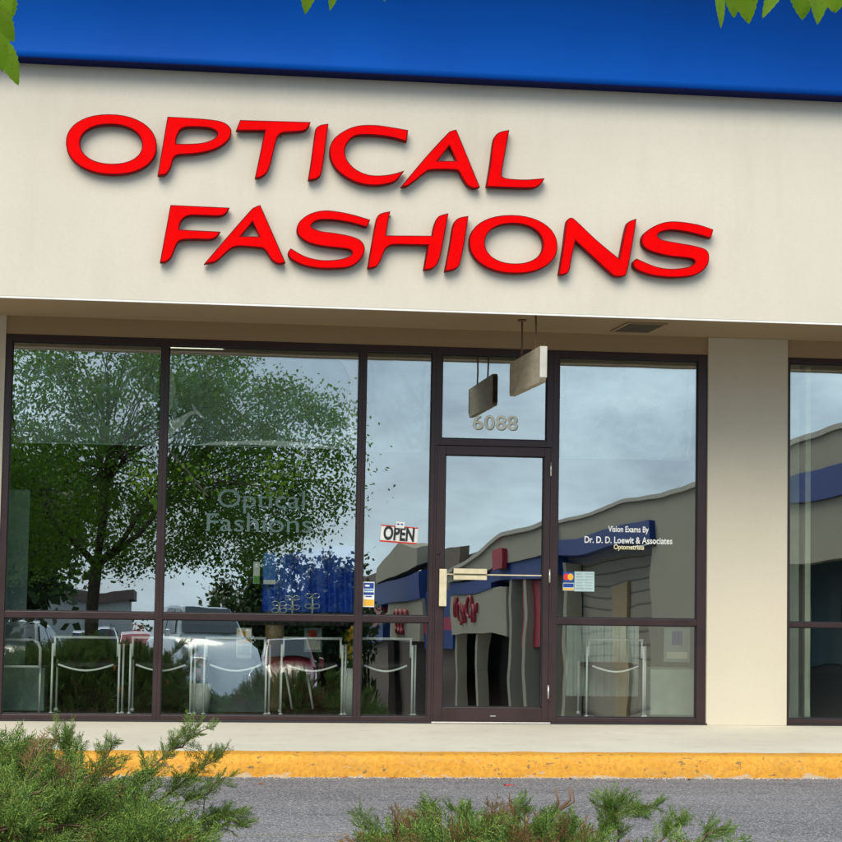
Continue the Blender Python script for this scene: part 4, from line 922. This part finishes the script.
# ------------------------------------------------------------------ parked cars across the lot (seen mirrored in the glass)
M['carglass'] = simple('car_glass', (.02, .025, .03), .08, 0, .1, 3, .8)
M['tyre'] = simple('tyre_rubber', (.015, .015, .015), .85); M['lamp'] = simple('headlamp', (.75, .75, .72), .15, .3); M['plate'] = M['white']
def carpaint(name, c): return simple(name, c, .25, .0, .05, 2, .6, .8)
def car(loc, paint, label, rz=0, kind=0):
    r_ = empty('parked_car', loc, label, 'car', 'cars parked across the lot', rz)
    # front looks towards +y; sections along y: (y, zlow, zside, ztop, half width low, half width top)
    hoodz = .82 if kind == 0 else 1.0; roofz = 1.42 if kind == 0 else 1.72
    sec = [(2.25, .32, .55, .62, .72, .66), (2.15, .25, .62, .70, .84, .76), (1.7, .24, hoodz - .06, hoodz, .88, .74), (1.0, .24, hoodz + .02, hoodz + .10, .89, .76), (.0, .24, hoodz + .08, hoodz + .14, .89, .78), (-1.4, .24, hoodz + .08, hoodz + .14, .89, .78), (-1.9, .26, hoodz + .06, hoodz + .12, .87, .76), (-2.2, .34, hoodz - .05, hoodz + .02, .80, .70)]
    def ring(s_): y, a, b_, t_, wl_, wt_ = s_; return [(-wl_ * .92, y, a), (-wl_, y, a + .15), (-wl_, y, b_ - .05), (-wt_, y, b_ + (t_ - b_) * .6), (-wt_ * .6, y, t_), (wt_ * .6, y, t_), (wt_, y, b_ + (t_ - b_) * .6), (wl_, y, b_ - .05), (wl_, y, a + .15), (wl_ * .92, y, a)]
    b = MB(); vs = [p for s_ in sec for p in ring(s_)]; n = 10; fs = [(i * n + k, i * n + (k + 1) % n, (i + 1) * n + (k + 1) % n, (i + 1) * n + k) for i in range(len(sec) - 1) for k in range(n)] + [tuple(range(n)), tuple(reversed(range((len(sec) - 1) * n, len(sec) * n)))]
    b.add(vs, fs, 0, True); b.build('body', paint, r_, True)
    hz = hoodz + .10
    def cab(ys, zs, ws): return [(x * w_, y, z) for y, z, w_ in zip(ys, zs, ws) for x in (-1, 1)]
    b = MB(); P = [(1.0, hz - .02, .74), (.25, roofz - .03, .58), (-.1, roofz, .58), (-1.0, roofz - .01, .58), (-1.35 if kind == 0 else -1.85, roofz - .06, .57), (-1.95 if kind == 0 else -2.1, hz, .70)]
    vs = [(x * w_, y, z) for y, z, w_ in P for x in (-1, 1)] + [(x * .76, y, hz - .03) for y, z, w_ in P for x in (-1, 1)]
    m_ = len(P); fs = [(2 * i, 2 * i + 1, 2 * i + 3, 2 * i + 2) for i in range(m_ - 1)] + [(2 * i, 2 * i + 2, 2 * m_ + 2 * i + 2, 2 * m_ + 2 * i) for i in range(m_ - 1)] + [(2 * i + 1, 2 * m_ + 2 * i + 1, 2 * m_ + 2 * i + 3, 2 * i + 3) for i in range(m_ - 1)]
    b.add(vs, fs, 0, False); cb = b.build('cabin', paint, r_, True, .02)
    b = MB(); dy = Vector((0, .75, roofz - hz)).cross(Vector((1, 0, 0))).normalized() * -.03
    b.add([(-.66, .93, hz + .055), (.66, .93, hz + .055), (.53, .33, roofz - .055), (-.53, .33, roofz - .055)], [(0, 1, 2, 3)])
    for v_i in range(4): b.v[v_i] = tuple(Vector(b.v[v_i]) + Vector((0, .03, .03)))
    b.build('windscreen', M['carglass'], cb, False)
    for sg in (-1, 1):
        b = MB(); b.add([(sg * .765, .70, hz + .05), (sg * .765, -.35, hz + .05), (sg * .615, -.35, roofz - .07), (sg * .64, .28, roofz - .07)], [(0, 1, 2, 3)]); b.add([(sg * .765, -.42, hz + .05), (sg * .75, -1.6, hz + .05), (sg * .615, -1.15, roofz - .07), (sg * .615, -.42, roofz - .07)], [(0, 1, 2, 3)]); b.build('side_glass', M['carglass'], cb, False)
        b = MB(); b.box(min(sg * .80, sg * .48), max(sg * .80, sg * .48), 2.10, 2.235, .55, .68); b.build('headlight', M['lamp'], r_, True, .02)
        b = MB(); b.box(min(sg * .90, sg * 1.03), max(sg * .90, sg * 1.03), .62, .74, hz - .02, hz + .12); b.build('wing_mirror', paint, r_, True, .02)
        for yy in (1.4, -1.35):
            b = MB(); b.lathe((0, 0, 0), [(.20, -.10), (.30, -.10), (.33, -.06), (.33, .06), (.30, .10), (.20, .10)], 20); wh = b.build('wheel', M['tyre'], r_); wh.rotation_euler = (0, PI / 2, 0); wh.location = (sg * .80, yy, .33)
            b = MB(); b.lathe((0, 0, .0), [(.20, -.101), (.20, .105), (.05, .115)], 16); b.build('rim', M['alu'], wh)
    b = MB(); b.box(-.42, .42, 2.2, 2.262, .42, .52); b.box(-.78, .78, 2.19, 2.255, .30, .36); b.build('grille', M['black'], r_, True, .01)
    b = MB(); b.box(-.16, .16, 2.264, 2.274, .36, .47); b.build('number_plate', M['plate'], r_)
    return r_
def lotp(x, y): return (x, y, lotz(y))
car(lotp(-3.9, -32), carpaint('silver_car_paint', (.50, .53, .55)), 'silver car mirrored in the bottom of the leftmost window', .15)
car(lotp(-1.0, -38), carpaint('red_car_paint', (.42, .02, .03)), 'bright red car mirrored behind the tree trunk', PI)
car(lotp(.55, -31), carpaint('white_car_paint', (.70, .72, .72)), 'white car mirrored in the bottom left of the wide window', -.25, 1)
car(lotp(3.2, -41), carpaint('maroon_car_paint', (.26, .015, .025)), 'maroon car mirrored in the bottom right of the wide window', .0)
car(lotp(-7.6, -33), carpaint('grey_car_paint', (.22, .24, .26)), 'grey car parked left of the silver one, partly mirrored', .0, 1)
car(lotp(-2.6, -45), carpaint('dark_blue_car_paint', (.02, .03, .09)), 'dark blue car in the farther row, mirrored behind the silver one', PI, 1)
car(lotp(1.2, -46), carpaint('pale_blue_car_paint', (.25, .33, .42)), 'pale blue car in the farther row, mirrored behind the white one', PI, 0)

# ------------------------------------------------------------------ the wing of the mall that runs towards the street on the right
XW = 12.9
wing = empty('mall_wing', (XW, -20, 0), 'long cream mall wing with blue bands and gables, mirrored in the glass', 'building')
def wb(name, mats, boxes, bevel=0, parent=None):
    return pboxes(name, mats, [(a - XW, b_ - XW, c_ + 20, d_ + 20, e, f) for a, b_, c_, d_, e, f in boxes], parent or wing, bevel)
def zl(y): return lotz(y) + .15
M['brick'] = simple('brown_brick', (.16, .11, .08), .85, 0, .25, 12); M['wred'] = simple('wing_red_panel', (.40, .015, .03), .6); M['stripe'] = simple('wing_red_stripe', (.42, .03, .08), .5)
M['wdark'] = simple('wing_dark_recess', (.05, .045, .035), .7); M['wglass'] = simple('wing_shop_glass', (.10, .15, .16), .1, 0, .2, 1, .8)
def siding():
    t = NT('horizontal_siding'); p = t.pos(); sx_ = t.n('ShaderNodeSeparateXYZ'); t.l(p, sx_.inputs[0])
    m_ = t.math('FRACT', t.math('MULTIPLY', sx_.outputs['Z'], 3.2)); c = t.mix(t.ramp(m_, [(.0, 1), (.22, 0)]), (.30, .25, .18), (.05, .035, .025)); t.bsdf(c, .8); return t.m
M['siding'] = siding()
M['wblue'] = simple('wing_navy_band', (.003, .035, .20), .6, 0, .15, .5)
M['wcop'] = simple('wing_coping', (.46, .42, .33), .7)
def cols(ys, x, w_, zt_):
    for y in ys: wb('column', M['wing_cream'], [(XW + x, XW + x + w_, y, y + .55, lotz(y) - .1, zt_)])
# section A, nearest the shop
wb('parapet', M['wing_cream'], [(XW, XW + .4, -31, -12, 3.921, 4.45)]); wb('coping', M['wcop'], [(XW - .06, XW + .5, -31, -12, 4.451, 4.54)])
wb('blue_band', M['wblue'], [(XW - .12, XW + .4, -31, -12, 3.36, 3.92)]); wb('fascia', M['wing_cream'], [(XW, XW + .4, -31, -12, 2.15, 3.359)])
wb('shop_wall', M['wdark'], [(XW + 1.9, XW + 2.2, -31, -12, -.6, 3.4)]); cols(range(-30, -13, 5), .02, .5, 2.149)
for y in (-28.8, -24.4, -19.4): wb('shop_window', M['wglass'], [(XW + 1.86, XW + 1.899, y, y + 2.6, .3, 2.6)])
# section A2, lower, with brown siding under its blue band
wb('parapet', M['wing_cream'], [(XW - .1, XW + .4, -49, -31.01, 3.60, 4.20)]); wb('coping', M['wcop'], [(XW - .2, XW + .5, -49, -31.01, 4.201, 4.31)])
wb('blue_band', M['wblue'], [(XW - .25, XW + .4, -49, -35.5, 3.1, 3.599)]); wb('fascia', M['wing_cream'], [(XW - .1, XW + .4, -35.49, -31.01, -.4, 3.599)])
wb('shop_wall', M['siding'], [(XW + .6, XW + .9, -49, -35.5, -1.2, 2.9)]); wb('door_panel', simple('tan_door_panel', (.36, .25, .12), .7), [(XW + .5, XW + .59, -43.2, -41.4, -1.0, 2.2)])
cols((-36.2, -48.6), -.05, .6, 2.899)
wb('sidewalk_slab', M['walk'], [(XW - .8, XW + 2.1, -49, -12, -1.4, lotz(-35) + .1)])
# section B, long sloping gable
poly = [(-73, 2.85), (-49.01, 3.25), (-49.01, 4.18), (-57.8, 4.0), (-73, 3.15)]
b = MB(); b.prism([(p[0] + 20, p[1]) for p in poly], 'x', -.5, .3); b.build('gable', M['wing_cream'], wing)
b = MB()
for (a, c_) in zip(poly[2:], poly[3:]): b.prism([(a[0] + 20, a[1] + .01), (c_[0] + 20, c_[1] + .01), (c_[0] + 20, c_[1] + .15), (a[0] + 20, a[1] + .15)], 'x', -.62, .35)
b.build('gable_coping', M['wcop'], wing)
wb('blue_band', M['wblue'], [(XW - .4, XW + .3, -62, -49.01, 2.55, 3.24)]); wb('blue_band', M['wblue'], [(XW - .4, XW + .3, -73, -62.01, 2.35, 2.84)])
wb('red_panel', M['wred'], [(XW - .70, XW - .505, -59.5, -57.2, 2.9, 3.6)]); wb('red_curtain', M['wred'], [(XW - .1, XW, -55.6, -50.6, .55, 2.54)])
wb('shop_wall', M['wdark'], [(XW + 2, XW + 2.2, -73, -49, -2.2, 3.0)]); cols((-50.4, -54.0, -57.2), -.35, .7, 2.549)
wb('shop_window', M['wglass'], [(XW + 1.9, XW + 1.99, -66, -59.8, -1.2, 1.6)])
wb('fascia', M['wing_cream'], [(XW - .35, XW + .2, -73, -57.9, .85, 2.34)]); cols((-72.8, -66.4), -.2, .5, .849)
b = MB()       # looping red script, too small to read in the mirror
for k in range(5):
    y = -70.6 + k * 1.15; b.tube([(-.42, y + 20 + .5 * math.cos(a), 1.62 + .40 * math.sin(a * (1 if k % 2 else 2)) + (.25 if k in (0, 3) else 0)) for a in [2 * PI * j / 12 for j in range(11)]], .055, 6)
b.build('red_script', M['wred'], wing)
wb('mansard', M['brick'], [(XW + .42, XW + 4, -90, -56, 3.0, 4.05)])
wb('sidewalk_slab', M['walk'], [(XW - 1.2, XW + 2.1, -83, -49.01, -3.2, lotz(-66) + .12)])
# section D, blue wall with a red stripe
wb('brick_wall', M['brick'], [(XW, XW + .4, -83, -73.01, -3.2, .4)]); wb('brick_wall', M['brick'], [(XW, XW + .4, -83, -73.01, 2.61, 4.4)])
wb('blue_band', M['wblue'], [(XW - .3, XW + .4, -83, -73.01, .401, 1.0)]); wb('blue_band', M['wblue'], [(XW - .3, XW + .4, -83, -73.01, 1.5, 2.609)]); wb('red_stripe', M['stripe'], [(XW - .3, XW + .4, -83, -73.01, 1.001, 1.499)])
# section E, far gable
poly = [(-104, 3.6), (-83.01, 3.9), (-83.01, 4.7), (-92, 5.3), (-104, 4.4)]
b = MB(); b.prism([(p[0] + 20, p[1]) for p in poly], 'x', -.7, .3); b.build('gable', M['wing_cream'], wing)
wb('blue_band', M['wblue'], [(XW - .6, XW + .4, -104, -83.01, 2.4, 3.58)]); wb('fascia', M['wing_cream'], [(XW - .5, XW + .4, -98, -83.01, .7, 2.399)]); wb('shop_wall', M['brick'], [(XW + .8, XW + 1, -104, -83.01, -3.6, 2.3)])
b = MB()
for k in range(3): b.tube([(-.6, -93 + 20 + k * 1.6 + .6 * math.cos(a), 1.5 + .42 * math.sin(a)) for a in [2 * PI * j / 12 for j in range(11)]], .12, 6)
b.build('red_script', M['wred'], wing)
wb('blue_band', M['wblue'], [(XW - .3, XW + .4, -130, -104.01, 2.3, 3.9)]); wb('blue_band', M['wblue'], [(XW - .3, XW + .4, -130, -104.01, .6, 1.5)]); wb('red_stripe', M['stripe'], [(XW - .3, XW + .4, -130, -104.01, 1.501, 2.299)])
wb('brick_wall', M['brick'], [(XW, XW + .4, -130, -104.01, -4.2, .599)]); wb('brick_wall', M['brick'], [(XW, XW + .4, -130, -104.01, 3.901, 4.4)])
wb('roof', simple('wing_roof', (.25, .24, .22), .9), [(XW + .5, XW + 16, -130, -12, 2.9, 3.1)]); wb('rear_wall', M['brick'], [(XW + 2.3, XW + 16, -130, -12, -4.5, 2.89)])

# ------------------------------------------------------------------ far things: low store, trees
far = empty('low_store', (-20, -112, lotz(-112)), 'long pale flat-roofed store far across the lot, mirrored behind the tree trunk', 'building')
b = MB(); b.box(-16, 17, 0, 10, 0, 5.2); b.build('wall', simple('pale_grey_wall', (.50, .50, .47), .8), far)
b = MB(); b.box(-16.4, 17.4, -.0, 10.4, 5.201, 5.7); b.build('roof_edge', simple('brown_roof_edge', (.16, .10, .08), .8), far)
for k in range(6):
    b = MB(); b.box(-14 + k * 5, -10.8 + k * 5, 10.001, 10.06, .5, 3); b.build('shop_window', M['wglass'], far)
def fartree(loc, h, r, label, seed):
    rd = random.Random(seed); t_ = empty('distant_tree', loc, label, 'tree', 'trees beyond the parking lot')
    b = MB(); b.tube([(0, 0, 0), (.1, 0, h * .35), (0, .1, h * .75)], [h * .035, h * .025, h * .01], 8); b.build('trunk', M['bark'], t_)
    b = MB()
    for k in range(100):
        v = Vector((rd.gauss(0, 1), rd.gauss(0, 1), rd.gauss(0, 1))).normalized() * rd.uniform(.15, 1); c = Vector((v.x * r, v.y * r, h * .58 + v.z * h * .40)); s_ = rd.uniform(.5, 1) * r * .28
        for j in range(105):
            p = c + Vector((rd.gauss(0, .6), rd.gauss(0, .6), rd.gauss(0, .45))) * s_; d = Vector((rd.uniform(-1, 1), rd.uniform(-1, 1), rd.uniform(-1, .5))); leaf_shape(b, p, d, Vector((rd.uniform(-1, 1), rd.uniform(-1, 1), 1)), rd.uniform(.2, .36), .8, 0, rd, 0)
    b.build('crown', M['leaf_far'], t_, False); return t_
for i, (x, y, h, r, lab) in enumerate(((-30, -90, 7, 4.5, 'wide dark tree at the far left beyond the lot'), (-16, -88, 5, 3.6, 'round tree beyond the lot left of the store'), (-6.5, -100, 3.4, 2.8, 'small round tree beyond the lot near its middle'), (1.5, -92, 3.0, 2.6, 'low bushy tree beyond the lot, mirrored in the wide window'), (2.6, -104, 3.6, 3.0, 'bushy tree beyond the lot beside the mall wing'), (4.8, -90, 7.3, 3.3, 'dense dark tree by the mall wing, mirrored behind the blue curtain'), (8.4, -93, 7.6, 3.2, 'dark tree close against the mall wing'), (-4.6, -29, 5.6, 2.9, 'second broad tree behind the planting bed, mirrored in the leftmost window'), (-24, -118, 11, 5, 'tall tree behind the pale store'), (-2, -122, 4.5, 4, 'tree behind the lot, at its centre'))):
    fartree((x, y, lotz(y) - .3), h, r, lab, 30 + i)
